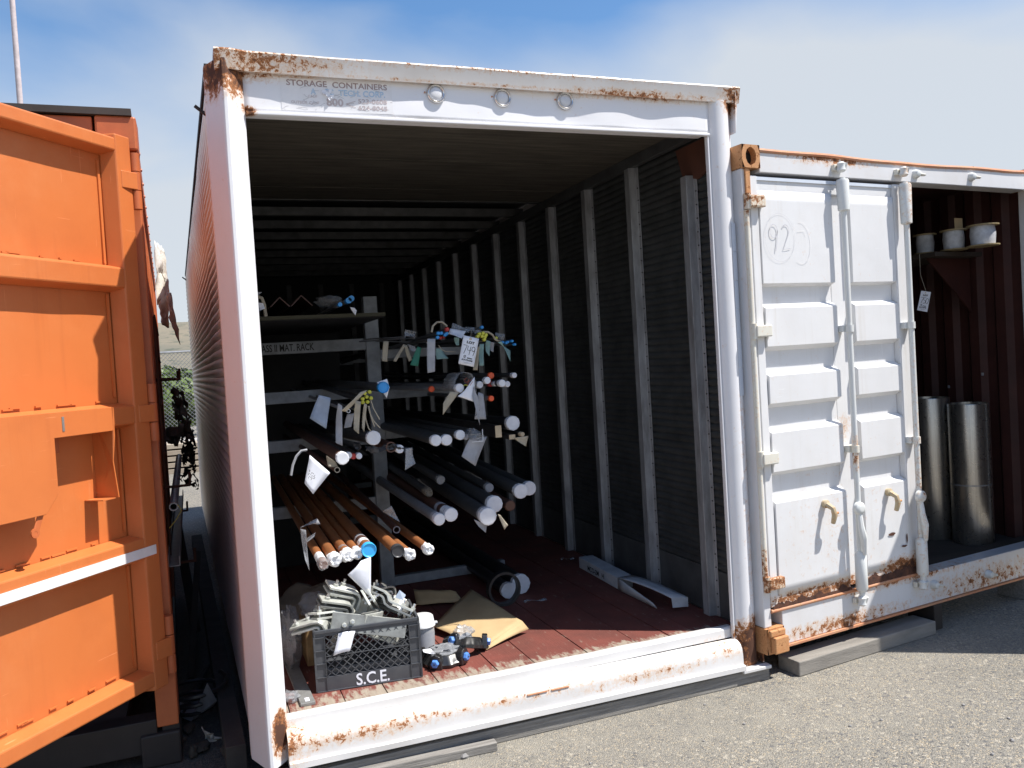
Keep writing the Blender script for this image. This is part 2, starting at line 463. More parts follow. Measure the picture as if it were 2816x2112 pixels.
# ------------------------------------------------------------------ mesh helpers
WT = {}


class MB:
    def __init__(s):
        s.v, s.f, s.mi = [], [], []
        s.m = 0

    def add(s, vs, fs):
        o = len(s.v)
        s.v += [V(p) for p in vs]
        for f in fs:
            s.f.append([i + o for i in f])
            s.mi.append(s.m)
        return s

    def obox(s, c, a, b, d):
        c, a, b, d = V(c), V(a), V(b), V(d)
        vs = [c + a * i + b * j + d * k for i in (-1, 1) for j in (-1, 1) for k in (-1, 1)]
        return s.add(vs, [(0, 1, 3, 2), (4, 6, 7, 5), (0, 4, 5, 1), (2, 3, 7, 6), (0, 2, 6, 4), (1, 5, 7, 3)])

    def box(s, x0, x1, y0, y1, z0, z1):
        return s.obox(((x0 + x1) / 2, (y0 + y1) / 2, (z0 + z1) / 2), ((x1 - x0) / 2, 0, 0), (0, (y1 - y0) / 2, 0), (0, 0, (z1 - z0) / 2))

    def loft(s, secs, closed=True, caps=True, ring=False):
        o = len(s.v)
        n = len(secs[0])
        vs = [p for q in secs for p in q]
        fs = []
        m = len(secs)
        for i in range(m if ring else m - 1):
            k = (i + 1) % m
            for j in range(n if closed else n - 1):
                j2 = (j + 1) % n
                fs.append((i * n + j, i * n + j2, k * n + j2, k * n + j))
        if caps and closed and not ring:
            fs.append(tuple(range(n))[::-1])
            fs.append(tuple((m - 1) * n + j for j in range(n)))
        return s.add(vs, fs)

    def prism(s, poly, vec):
        vec = V(vec)
        return s.loft([[V(p) for p in poly], [V(p) + vec for p in poly]])

    def circ(s, c, ax, r, n, jit=0.0, ph=0.0):
        ax = V(ax).normalized()
        a = ax.orthogonal().normalized() if abs(ax.z) > 0.9 else ax.cross(V((0, 0, 1))).normalized()
        b = ax.cross(a)
        return [V(c) + (a * math.cos(2 * math.pi * i / n + ph) + b * math.sin(2 * math.pi * i / n + ph)) * r * (1 + random.uniform(-jit, jit)) for i in range(n)]

    def cyl(s, p0, p1, r0, r1=None, n=16, caps=True, jit=0.0, ph=0.0):
        p0, p1 = V(p0), V(p1)
        ax = p1 - p0
        return s.loft([s.circ(p0, ax, r0, n, jit, ph), s.circ(p1, ax, r0 if r1 is None else r1, n, jit, ph)], True, caps)

    def rev(s, p0, ax, prof, n=20, caps=True):
        """profile [(distance along axis, radius)]"""
        ax = V(ax).normalized()
        return s.loft([s.circ(V(p0) + ax * d, ax, max(r, 1e-4), n) for d, r in prof], True, caps)

    def tube(s, p0, p1, ro, ri, n=20):
        p0, p1 = V(p0), V(p1)
        ax = p1 - p0
        return s.loft([s.circ(p0, ax, ro, n), s.circ(p1, ax, ro, n), s.circ(p1, ax, ri, n), s.circ(p0, ax, ri, n)], True, False, ring=True)

    def sweep(s, pts, r, n=6):
        pts = [V(p) for p in pts]
        secs = []
        a = None
        for i, p in enumerate(pts):
            t = (pts[min(i + 1, len(pts) - 1)] - pts[max(i - 1, 0)]).normalized()
            if a is None:
                a = t.orthogonal().normalized()
            a = (a - t * a.dot(t)).normalized()
            b = t.cross(a)
            rr = r[i] if isinstance(r, (list, tuple)) else r
            secs.append([p + (a * math.cos(2 * math.pi * k / n) + b * math.sin(2 * math.pi * k / n)) * rr for k in range(n)])
        return s.loft(secs)

    def grid(s, fn, nu, nv):
        vs = [fn(i / nu, j / nv) for i in range(nu + 1) for j in range(nv + 1)]
        fs = [(i * (nv + 1) + j, i * (nv + 1) + j + 1, (i + 1) * (nv + 1) + j + 1, (i + 1) * (nv + 1) + j) for i in range(nu) for j in range(nv)]
        return s.add(vs, fs)

    def xf(s, M):
        s.v = [M @ p for p in s.v]
        return s

    def build(s, name, mat, parent=None, smooth=False, bevel=0.0, solid=0.0, angle=38):
        me = bpy.data.meshes.new(name)
        org = V((0, 0, 0))
        if parent is None and s.v:
            lo = V((min(p.x for p in s.v), min(p.y for p in s.v), min(p.z for p in s.v)))
            hi = V((max(p.x for p in s.v), max(p.y for p in s.v), 0))
            org = V(((lo.x + hi.x) / 2, (lo.y + hi.y) / 2, lo.z))
        me.from_pydata([tuple(p - org) for p in s.v], [], s.f)
        bm = bmesh.new()
        bm.from_mesh(me)
        bmesh.ops.recalc_face_normals(bm, faces=bm.faces)
        bm.to_mesh(me)
        bm.free()
        mats = mat if isinstance(mat, (list, tuple)) else [mat]
        for q in mats:
            me.materials.append(MATS[q])
        if len(mats) > 1:
            for p, k in zip(me.polygons, s.mi):
                p.material_index = k
        if smooth:
            for p in me.polygons:
                p.use_smooth = True
            me.set_sharp_from_angle(angle=R(angle))
        o = bpy.data.objects.new(name, me)
        col.objects.link(o)
        WT[o] = org
        if parent is None:
            o.location = org
        else:
            o.parent = parent
            o.matrix_parent_inverse = Matrix.Translation(-WT[parent])
            WT[o] = V((0, 0, 0))
        if solid:
            m = o.modifiers.new('solid', 'SOLIDIFY')
            m.thickness = solid
            m.offset = 0
        if bevel:
            m = o.modifiers.new('bevel', 'BEVEL')
            m.width = bevel
            m.segments = 2
            m.limit_method = 'ANGLE'
            m.angle_limit = R(40)
        return o


def tag(o, label, cat, group=None, kind=None):
    o['label'] = label
    o['category'] = cat
    if group:
        o['group'] = group
    if kind:
        o['kind'] = kind
    return o


def thing(name, label, cat, loc, group=None):
    o = bpy.data.objects.new(name, None)
    col.objects.link(o)
    o.empty_display_size = 0.1
    o.location = V(loc)
    WT[o] = V(loc)
    return tag(o, label, cat, group)


def lettering(name, s, mat, parent, M, size, width=None, align='LEFT', bold=0.0):
    c = bpy.data.curves.new(name, 'FONT')
    c.body = s
    c.size = size
    c.align_x = align
    c.offset = bold
    c.resolution_u = 3
    o = bpy.data.objects.new(name, c)
    col.objects.link(o)
    bpy.context.view_layer.update()
    me = bpy.data.meshes.new_from_object(o.evaluated_get(bpy.context.evaluated_depsgraph_get()))
    bpy.data.objects.remove(o)
    bpy.data.curves.remove(c)
    if width and len(me.vertices):
        xs = [v.co.x for v in me.vertices]
        k = width / (max(xs) - min(xs))
        for v in me.vertices:
            v.co.x *= k
    me.transform(M)
    me.materials.clear()
    me.materials.append(MATS[mat])
    t = bpy.data.objects.new(name, me)
    col.objects.link(t)
    t.parent = parent
    t.matrix_parent_inverse = Matrix.Translation(-WT[parent])
    WT[t] = V((0, 0, 0))
    return t


def frame(o, x, y):
    """matrix with origin o, text direction x, up y"""
    x = V(x).normalized()
    y = (V(y) - x * V(y).dot(x)).normalized()
    z = x.cross(y)
    o = V(o)
    return Matrix(((x.x, y.x, z.x, o.x), (x.y, y.y, z.y, o.y), (x.z, y.z, z.z, o.z), (0, 0, 0, 1)))


def strokes(name, lines, mat, parent, M, wd, lift=0.0):
    """handwriting: flat ribbons drawn on a sheet"""
    mb = MB()
    for ln in lines:
        pts = [V((x, y, 0)) for x, y in ln]
        vs = []
        for i, p in enumerate(pts):
            t = (pts[min(i + 1, len(pts) - 1)] - pts[max(i - 1, 0)]).normalized()
            q = V((-t.y, t.x, 0)) * wd / 2
            vs += [p + q, p - q]
        mb.add(vs, [(2 * i, 2 * i + 1, 2 * i + 3, 2 * i + 2) for i in range(len(pts) - 1)])
    mb.xf(M @ Matrix.Translation((0, 0, lift)))
    return mb.build(name, mat, parent)


def arc(cx, cy, rx, ry, a0, a1, n=14):
    return [(cx + rx * math.cos(R(a0 + (a1 - a0) * i / n)), cy + ry * math.sin(R(a0 + (a1 - a0) * i / n))) for i in range(n + 1)]


DIG = {'7': [[(0, 1), (.55, 1.02), (.42, .6), (.25, 0)]],
       '4': [[(.1, 1), (.05, .5), (.6, .5)], [(.5, .95), (.42, 0)]],
       '9': [arc(.3, .72, .24, .26, 0, 360), [(.54, .75), (.5, .4), (.38, -.05)]],
       '5': [[(.55, 1), (.12, 1), (.08, .58)] + arc(.25, .32, .27, .28, 80, -130)],
       '0': [arc(.3, .48, .24, .45, 60, 430)],
       '2': [arc(.28, .75, .22, .22, 150, -30) + [(.3, .35), (.08, .02), (.55, .06)]]}


def digits(txt, h, pitch):
    out = []
    for i, ch in enumerate(txt):
        out += [[(x * h * 0.8 + i * pitch, y * h) for x, y in ln] for ln in DIG[ch]]
    return out


# ================================================================== GROUND AND FAR SETTING
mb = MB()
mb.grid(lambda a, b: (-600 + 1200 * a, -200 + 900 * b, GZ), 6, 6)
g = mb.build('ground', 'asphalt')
g['kind'] = 'structure'


def hillf(a, b):
    x = -320 + 640 * a
    y = 180 + 260 * b
    t = math.sin(min(1, b * 1.15) * math.pi / 2)
    h = 34 * t * (0.8 + 0.35 * noise.noise(V((x * 0.008, y * 0.006, 3))) + 0.12 * noise.noise(V((x * 0.03, y * 0.03, 1))))
    return (x, y, GZ - 0.6 + h)


mb = MB().grid(hillf, 60, 24)
h = mb.build('hills', 'hill_grass', smooth=True)
h['kind'] = 'structure'

# lamp pole far left
mb = MB()
pb = atY((34, 100), 18)
t = thing('light_pole', 'tall slim pinkish metal pole rising behind the orange container', 'pole', (pb.x, 18, GZ))
MB().cyl((pb.x, 18, GZ + 0.25), (pb.x, 18, 12.5), 0.075, 0.055, 14).build('shaft', 'pole_paint', t, True)
MB().cyl((pb.x, 18, GZ), (pb.x, 18, GZ + 0.25), 0.16, 0.14, 14).build('base_plate', 'pole_paint', t, True)
MB().sweep([(pb.x, 18, 12.4), (pb.x, 17.6, 12.7), (pb.x, 16.9, 12.8)], 0.035).build('lamp_arm', 'pole_paint', t, True)
MB().box(pb.x - 0.12, pb.x + 0.12, 16.4, 17.0, 12.74, 12.88).build('lamp_head', 'pole_paint', t, bevel=0.02)

# chain link fence seen through the gap
FY = 22.0
t = thing('chain_link_fence', 'galvanised chain link fence in front of the green bush', 'fence', (-0.7, FY, GZ))
mb = MB()
x0f, x1f, zt = -4.0, 2.6, 2.42
for i in range(int((x1f - x0f) / 0.11) + 24):
    for sgn in (1, -1):
        a = x0f + i * 0.11 - (2.5 if sgn > 0 else 0)
        p, q = V((a, FY, GZ)), V((a + sgn * 2.5, FY, zt))
        if sgn < 0:
            p, q = V((a + 0, FY, GZ)), V((a - 2.5, FY, zt))
        d = q - p
        t0 = max(0, (x0f - p.x) / d.x if d.x > 0 else (x1f - p.x) / d.x)
        t1 = min(1, (x1f - p.x) / d.x if d.x > 0 else (x0f - p.x) / d.x)
        if t1 > t0:
            mb.cyl(p + d * t0, p + d * t1, 0.006, None, 3, False)
o = mb.build('wire_mesh', 'fence_wire', t)
MB().cyl((x0f, FY, zt), (x1f, FY, zt), 0.03, None, 8).build('top_rail', 'fence_wire', t, True)
for x in (-3.2, -1.55, 0.3, 2.2):
    MB().cyl((x, FY + 0.05, GZ), (x, FY + 0.05, zt + 0.08), 0.035, None, 8).build('fence_post', 'fence_wire', t, True)


def bush(loc, rx, ry, rz, n, label, leaf=0.16):
    t = thing('bush', label, 'bush', loc)
    rnd = random.Random(5 + int(loc[0] * 10))
    mb = MB()
    for _ in range(n):
        d = V((rnd.gauss(0, 1), rnd.gauss(0, 1), rnd.gauss(0, 1))).normalized()
        lump = 0.75 + 0.35 * noise.noise(d * 2.3 + V(loc))
        rr = lump * (rnd.random() ** 0.35)
        c = V(loc) + V((d.x * rx * rr, d.y * ry * rr, rz + d.z * rz * rr))
        if c.z < GZ:
            continue
        a = V((rnd.gauss(0, 1), rnd.gauss(0, 1), rnd.gauss(0, 1))).normalized() * leaf * rnd.uniform(.5, 1)
        b = a.cross(d).normalized() * leaf * 0.45 if a.cross(d).length > 1e-4 else V((0.05, 0, 0))
        mb.add([c - a, c - b, c + a, c + b], [(0, 1, 2, 3)])
    mb.build('crown', 'leaf', t)
    mb = MB()
    for k in range(7):
        e = V(loc) + V((rnd.uniform(-1, 1) * rx * .6, rnd.uniform(-1, 1) * ry * .6, rz * rnd.uniform(1.0, 1.6)))
        mb.sweep([V(loc), V(loc).lerp(e, .5) + V((rnd.uniform(-.1, .1), 0, .1)), e], [.05, .035, .012], 5)
    mb.build('trunk', 'bark', t)


bush((-0.75, 23.6, GZ), 1.3, 0.9, 1.18, 5200, 'leafy green bush behind the chain link fence')
bush((-3.0, 24.2, GZ), 1.5, 1.0, 1.1, 2600, 'bushy shrub along the fence behind the orange container')
bush((1.6, 24.2, GZ), 1.4, 1.0, 1.2, 2600, 'bushy shrub along the fence behind the white container')

# pale concrete slab and pile of lumber behind the gap
mb = MB().box(-6, 5, 17.5, 21.0, GZ, GZ + 0.10)
o = mb.build('concrete_slab', 'pale_concrete', bevel=0.01)
o['kind'] = 'structure'
t = thing('lumber_pile', 'pile of pale lumber boards stacked beyond the gap between the containers', 'lumber', (-0.7, 13.2, GZ))
for k in range(5):
    for j in range(3):
        MB().box(-2.6 + 0.06 * ((k * 7 + j * 3) % 4), 1.4, 12.9 + j * 0.22, 13.1 + j * 0.22, GZ + k * 0.115, GZ + k * 0.115 + 0.085).build('board', 'pale_lumber', t, bevel=0.005)

# ================================================================== MAIN WHITE CONTAINER
WID, LEN = 2.44, 7.4
MC = thing('storage_container', 'open white storage container with rusty top cap and pipe racks inside', 'container', (1.2, 3.6, 0))


def xl(y):
    return -0.052 - 0.165 * (max(y, 0) / LEN)


def corrug(parent, name, mat, xs, y0, y1, z0, z1, pitch, dep, ny=6):
    n = int((z1 - z0) / pitch) * 4
    mb = MB()

    def f(a, b):
        y = y0 + (y1 - y0) * a
        z = z0 + (z1 - z0) * b
        ph = (b * n / 4) % 1.0
        prof = (0, 0.8, 1, 0.8)[int(round(ph * 4)) % 4]
        return (xs(y) + dep * prof + 0.006 * noise.noise(V((y * 1.3, z * 1.7, 5))), y, z)
    mb.grid(f, ny, n)
    return mb.build(name, mat, parent, True, angle=75)


corrug(MC, 'side_wall', 'wall_paint', xl, 0.10, LEN, 0.05, 2.86, 0.046, -0.012, 16)
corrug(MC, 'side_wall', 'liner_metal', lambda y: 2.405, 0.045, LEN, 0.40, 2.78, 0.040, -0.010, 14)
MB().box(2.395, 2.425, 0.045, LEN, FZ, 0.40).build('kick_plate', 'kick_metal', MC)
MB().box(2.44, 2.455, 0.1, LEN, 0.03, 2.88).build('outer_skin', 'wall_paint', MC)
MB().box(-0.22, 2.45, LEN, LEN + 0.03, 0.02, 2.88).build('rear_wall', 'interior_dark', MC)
for x in (0.2, 0.6, 1.0, 1.4, 1.8, 2.2):
    MB().box(x - 0.03, x + 0.03, LEN - 0.045, LEN - 0.002, FZ, 2.74).build('rear_rib', 'bow_metal', MC)
# roof
mb = MB()
mb.prism([(-0.07, 0.09, 2.885), (2.455, 0.09, 2.885), (2.455, LEN + 0.03, 2.885), (-0.23, LEN + 0.03, 2.885)], (0, 0, 0.03))
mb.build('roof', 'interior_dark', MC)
# small studs of wall hardware on the roof edge
for y, dz in ((0.35, -0.05), (6.9, -0.05)):
    MB().obox((xl(y) - 0.03, y, 2.80), (0.022, 0, -0.018), (0, 0.006, 0), (0.004, 0, 0.005)).build('wire_stub', 'dark_steel_and_shade', MC)
# ceiling boards in the front part, then bare roof bows
for k in range(5):
    ya, yb = 0.36 + k * 0.378, 0.36 + (k + 1) * 0.378 - 0.006
    MB().box(-0.02, 2.36, ya, yb, 2.80 + 0.002 * (k % 2), 2.815).build('ceiling_board', 'ceiling_wood', MC)
MB().box(0.02, 2.36, 0.30, 0.352, 2.765, 2.80).build('ceiling_batten', 'ceiling_wood', MC, bevel=0.004)
for k in range(9):
    y = 2.30 + 0.57 * k
    MB().prism([(xl(y) + 0.02, y - 0.045, 2.86), (xl(y) + 0.02, y - 0.025, 2.80), (xl(y) + 0.02, y + 0.025, 2.80), (xl(y) + 0.02, y + 0.045, 2.86)], (2.42 - xl(y), 0, 0)).build('roof_bow', 'bow_metal', MC)
MB().box(2.352, 2.395, 0.10, LEN, 2.735, 2.80).build('top_rail', 'kick_metal', MC, bevel=0.004)
MB().prism([(2.385, 0.12, 2.72), (2.385, 0.42, 2.72), (2.385, 0.36, 2.56), (2.385, 0.22, 2.52), (2.385, 0.12, 2.55)], (0.012, 0, 0)).build('corner_gusset', 'rusty_gusset', MC)
# wall posts (hat section) on the right wall
for k in range(12):
    y = 0.297 + 0.6127 * k
    mb = MB()
    x0, x1 = 2.394, 2.345
    ht = 2.735 if k else 2.55
    mb.prism([(x0, y - 0.062, FZ), (x0 - 0.004, y - 0.062, FZ), (x0 - 0.004, y - 0.036, FZ), (x1, y - 0.028, FZ), (x1, y + 0.028, FZ),
              (x0 - 0.004, y + 0.036, FZ), (x0 - 0.004, y + 0.062, FZ), (x0, y + 0.062, FZ)], (0, 0, ht - FZ))
    rib = mb.build('wall_post', 'galvanised', MC, bevel=0.002)
    if k < 3:
        mb = MB()
        for i in range(34):
            for s in (-0.05, 0.05):
                mb.cyl((x0 - 0.004, y + s, FZ + 0.05 + i * 0.073), (x0 - 0.008, y + s, FZ + 0.05 + i * 0.073), 0.005, 0.003, 6)
        o = mb.build('rivets', 'dark_steel_and_shade', rib)
        o['kind'] = 'stuff'
# floor planks
edges = [-0.05]
while edges[-1] < 2.36:
    edges.append(edges[-1] + random.choice((0.19, 0.24, 0.28, 0.145)))
edges[-1] = 2.39
for a, b in zip(edges[:-1], edges[1:]):
    dz = random.uniform(-0.002, 0.0015)
    MB().box(a + 0.0022, b - 0.0022, 0.098, LEN - 0.005, FZ - 0.035 + dz, FZ + dz).build('plank', 'deck_wood', MC, bevel=0.002)
MB().box(-0.05, 2.39, 0.06, LEN, 0.09, FZ - 0.04).build('floor_pan', 'dark_steel_and_shade', MC)

# left door post: a folded section whose ridge stands forward
z1 = 2.90
sec = [(-0.076, 0.13), (-0.074, 0.080), (-0.016, -0.068), (-0.010, -0.076), (0.004, -0.076), (0.010, -0.066), (0.068, 0.000), (0.074, 0.010), (0.074, 0.13)]
zs = [0.0, 0.06, 0.2, 0.5, 0.9, 1.3, 1.7, 2.1, 2.5, 2.75, z1]
mb = MB()
mb.loft([[V((x + 0.003 * noise.noise(V((z * 2, 0, 1))), y + (0.05 if (z > 2.85 and y < 0) else 0) * 0.4, z)) for x, y in sec] for z in zs])
mb.build('door_post', 'white_frame', MC, bevel=0.002)
# right door post: rounded face
sec = [(2.318, 0.040), (2.318, 0.012), (2.322, 0.0)] + [(2.322 + 0.118 * i / 8, -0.034 * math.sin(math.pi * i / 8) ** 0.7 if 0 < i < 8 else 0.0) for i in range(9)][1:] + [(2.455, 0.012), (2.458, 0.05), (2.458, 0.12)]
mb = MB()
mb.loft([[V((x, y + 0.002 * noise.noise(V((z * 3, x * 4, 2))), z)) for x, y in sec] for z in [-0.035, 0.0, 0.1, 0.5, 1.0, 1.5, 2.0, 2.4, 2.7, 2.86]])
mb.build('door_post', 'white_frame', MC, True, angle=50)
MB().box(2.306, 2.3165, -0.002, 0.022, 0.10, 2.70).build('door_seal', 'white_frame', MC, bevel=0.003)
MB().box(2.4585, 2.466, -0.030, 0.05, -0.03, 0.62).build('edge_strip', 'white_frame', MC, bevel=0.002)
# tape labels on the right post
for k in range(6):
    z = 1.36 + k * 0.148
    MB().prism([(2.399, -0.0335, z), (2.4388, -0.0105, z), (2.4388, -0.0125, z), (2.399, -0.0355, z)], (0, 0, 0.145)).build('tape_label', 'pale_tape', MC)
# header plate with real dents, and its lower lip
mb = MB()


def hdr(a, b):
    x = 0.073 + (2.322 - 0.073) * a
    z = 2.70 + 0.165 * b
    y = 0.004 + 0.010 * noise.noise(V((x * 2.1, 4.0, z * 2.0))) + 0.005 * noise.noise(V((x * 6.3, 1.0, z * 5)))
    y += 0.006 * math.exp(-((x - 0.45) / 0.22) ** 2) - 0.006 * math.exp(-((x - 1.75) / 0.2) ** 2)
    return (x, y, z)


mb.grid(hdr, 90, 10)
mb.build('header_plate', 'white_header', MC, True, solid=0.004, angle=80)
MB().box(0.076, 2.317, 0.02, 0.10, 2.70, 2.87).build('header_back', 'white_header', MC)
MB().box(0.076, 2.317, -0.010, 0.018, 2.686, 2.699).build('header_lip', 'white_header', MC, bevel=0.003)
# cap along the top
mb = MB()
secs = []
for i in range(41):
    x = -0.035 + (2.49 + 0.035) * i / 40
    j = 0.0035 * noise.noise(V((x * 3.3, 0, 0))) + 0.0015 * noise.noise(V((x * 13, 2, 0)))
    yl = 0.0
    if i < 2:
        yl = -0.022
    f0 = -0.027 + yl + j
    secs.append([V((x, f0, 2.852 + j)), V((x, f0 - 0.006, 2.885 + j)), V((x, f0 - 0.016, 2.924 + j)), V((x, f0 - 0.012, 2.931 + j)), V((x, 0.03, 2.934)), V((x, 0.11, 2.926)), V((x, 0.11, 2.87)), V((x, 0.006, 2.858))])
mb.loft(secs)
mb.build('top_cap', 'cap_paint', MC, True, angle=30)
MB().prism([(2.462, -0.040, 2.915), (2.492, -0.035, 2.93), (2.485, -0.02, 2.89), (2.462, -0.02, 2.73), (2.460, -0.03, 2.70), (2.459, -0.034, 2.75)], (0, 0.13, 0)).build('cap_end', 'white_frame', MC)
# marker lights on the header
for px in ((942, 202), (1087, 210), (1223, 216)):
    c = atY(px, -0.012)
    y0 = hdr((c.x - 0.073) / 2.249, (c.z - 2.70) / 0.165)[1] - 0.003
    rim = MB().rev((c.x, y0, c.z), (0, -1, 0), [(0, 0.043), (0.006, 0.043), (0.012, 0.040), (0.015, 0.036), (0.012, 0.031), (0.008, 0.030), (0.004, 0.029)], 28, False).build('marker_light', 'chrome', MC, True, angle=60)
    MB().rev((c.x, y0 - 0.003, c.z), (0, -1, 0), [(0, 0.0295), (0.004, 0.0295), (0.007, 0.024), (0.009, 0.012), (0.0095, 0.001)], 28).build('lens', 'lens_white', rim, True, angle=80)
    MB().cyl((c.x - 0.05, y0 + 0.001, c.z + 0.004), (c.x - 0.05, y0 - 0.004, c.z + 0.004), 0.004, None, 8).build('screw', 'rusty_edge', rim)
# old decal with its print
dc = MB()
TL, TR, BR_, BL_ = (atY(p, 0.0) for p in ((608, 166), (848, 177), (848, 246), (610, 233)))


def dsurf(x, z, off):
    return V((x, hdr((x - 0.073) / 2.249, (z - 2.70) / 0.165)[1] - 0.0029 - off, z))


dx0, dx1, dz0, dz1 = 0.222, 0.692, 2.715, 2.848
dc.grid(lambda a, b: dsurf(dx0 + (dx1 - dx0) * a, dz0 + (dz1 - dz0) * b, 0.0003), 60, 16)
decal = dc.build('decal', 'decal_film', MC)


def header_text(name, s, mat, x, z, h, width, bold=0.0):
    M = Matrix(((1, 0, 0, x), (0, 0, -1, 0), (0, 1, 0, z), (0, 0, 0, 1)))
    o = lettering(name, s, mat, decal, M, h, width, 'LEFT', bold)
    for v in o.data.vertices:
        v.co.y = dsurf(v.co.x, v.co.z, 0.0012).y
    return o


header_text('lettering', 'STORAGE  CONTAINERS', 'print_brown', 0.246, 2.818, 0.034, 0.425, 0.0006)
header_text('lettering', 'A', 'print_blue', 0.346, 2.786, 0.034, 0.022, 0.001)
header_text('lettering', 'E', 'print_blue', 0.404, 2.786, 0.034, 0.015, 0.001)
header_text('lettering', 'C', 'print_blue', 0.422, 2.786, 0.034, 0.018, 0.001)
header_text('lettering', 'TECH. CORP.', 'print_blue', 0.462, 2.786, 0.034, 0.20, 0.001)
header_text('lettering', 'CALIF', 'print_pale', 0.332, 2.772, 0.015, 0.038)
header_text('lettering', 'OUTSIDE, CALIF', 'print_pale', 0.262, 2.744, 0.017, 0.115)
header_text('lettering', '800', 'print_pale', 0.408, 2.742, 0.042, 0.072, 0.0012)
header_text('lettering', '523-0608', 'print_pale', 0.542, 2.757, 0.026, 0.125, 0.0006)
header_text('lettering', '624-8045', 'print_pale', 0.542, 2.729, 0.026, 0.125, 0.0006)
mb = MB()
mb.add([V(p) for p in ((0.490, 0, 2.7535), (0.532, 0, 2.7665), (0.532, 0, 2.7640), (0.496, 0, 2.752), (0.532, 0, 2.7395), (0.532, 0, 2.7370), (0.490, 0, 2.7505))], [(0, 1, 2, 3), (3, 4, 5, 6), (0, 3, 6)])
mb.v = [dsurf(p.x, p.z, 0.0012) for p in mb.v]
mb.build('print_line', 'print_pale', decal)
mb = MB()
rnd = random.Random(3)
for _ in range(34):
    x, z = rnd.uniform(dx0, dx1), rnd.uniform(dz0, dz1 - 0.03)
    a = rnd.uniform(0, 6.28)
    pts = [V((x, 0, z))]
    for k in range(3):
        a += rnd.uniform(-.7, .7)
        q = pts[-1] + V((math.cos(a), 0, math.sin(a) * .6)) * rnd.uniform(.006, .018)
        pts.append(V((min(max(q.x, dx0), dx1), 0, min(max(q.z, dz0), dz1))))
    for p, q in zip(pts[:-1], pts[1:]):
        w_ = V((0, 0, 0.00045))
        mb.add([dsurf(s.x, s.z, .0010) for s in (p + w_, q + w_, q - w_, p - w_)], [(0, 1, 2, 3)])
o = mb.build('decal_cracks', 'grey_tube', decal)
o['kind'] = 'stuff'
mb = MB()
for (x, z, s) in ((0.40, 2.795, .010), (0.415, 2.788, .013), (0.425, 2.80, .008), (0.432, 2.778, .009), (0.422, 2.768, .008)):
    c = dsurf(x, z, 0.006)
    mb.add([c + V((-s, -.004, s * .6)), c + V((s, -.001, s)), c + V((s * .6, .003, -s)), c + V((-s * .5, -.006, -s * .8))], [(0, 1, 2, 3)])
mb.build('torn_flap', 'tag_white', decal, solid=0.0006)

# threshold ridge and sill
mb = MB()
secs = []
for i in range(49):
    x = 0.03 + (2.318 - 0.03) * i / 48
    j = 0.003 * noise.noise(V((x * 5, 7, 0))) + 0.002 * noise.noise(V((x * 17, 3, 0)))
    secs.append([V((x, 0.024, 0.115)), V((x, 0.026 + j, 0.158)), V((x, 0.036 + j, 0.167 + j)), V((x, 0.072, 0.166 + j)), V((x, 0.094, 0.156)), V((x, 0.096, 0.115))])
mb.loft(secs)
mb.build('threshold', 'sill_paint', MC, True, angle=30)
prof = [(0.0235, -0.03), (0.0235, 0.116), (0.008, 0.121), (-0.018, 0.117), (-0.040, 0.104), (-0.054, 0.085), (-0.060, 0.06), (-0.061, 0.006), (-0.082, 0.004), (-0.083, -0.020), (0.0, -0.03)]
mb = MB()
secs = []
for i in range(61):
    x = 0.066 + (2.316 - 0.066) * i / 60
    s = 0.035 * (0.5 - (x / 2.4))
    row = []
    for k, (y, z) in enumerate(prof):
        j = 0.0035 * noise.noise(V((x * 3, z * 9, 0))) + 0.002 * noise.noise(V((x * 14, z * 12, 3)))
        row.append(V((x, y + (j if 0 < k < 9 else 0), z + s * 0.5 + (j * .5 if k in (3, 4, 5, 7, 8) else 0))))
    secs.append(row)
mb.loft(secs)
mb.build('sill', 'sill_paint', MC, True, angle=35)
MB().box(2.30, 2.47, -0.083, -0.037, -0.045, -0.028).build('sill_end', 'sill_paint', MC, bevel=0.003)
for (x, wd) in ((1.13, 0.10), (1.25, 0.09)):
    MB().box(x, x + wd, -0.062, -0.0500, 0.074, 0.081).build('slot', 'rusty_edge', MC, bevel=0.002)

# timbers under the sill
t = MB().box(-0.06, 2.47, -0.062, 0.03, GZ, -0.042)
o = t.build('timber_beam', 'grey_timber', bevel=0.004)
tag(o, 'weathered grey timber lying under the white container sill', 'timber')
o = MB().box(-0.06, 0.95, -0.112, -0.066, GZ, -0.070).build('timber_beam', 'grey_timber', bevel=0.004)
tag(o, 'short grey plank wedged in front of the long timber under the sill', 'timber')
o.rotation_euler.z = R(-2.0)

# ================================================================== ORANGE CONTAINER (left)
OC = thing('orange_container', 'orange shipping container with its heavy panelled door swung half open', 'container', (-1.6, 3.5, GZ))


def ox(y):
    return -0.365 - 0.030 * (y - 0.5)


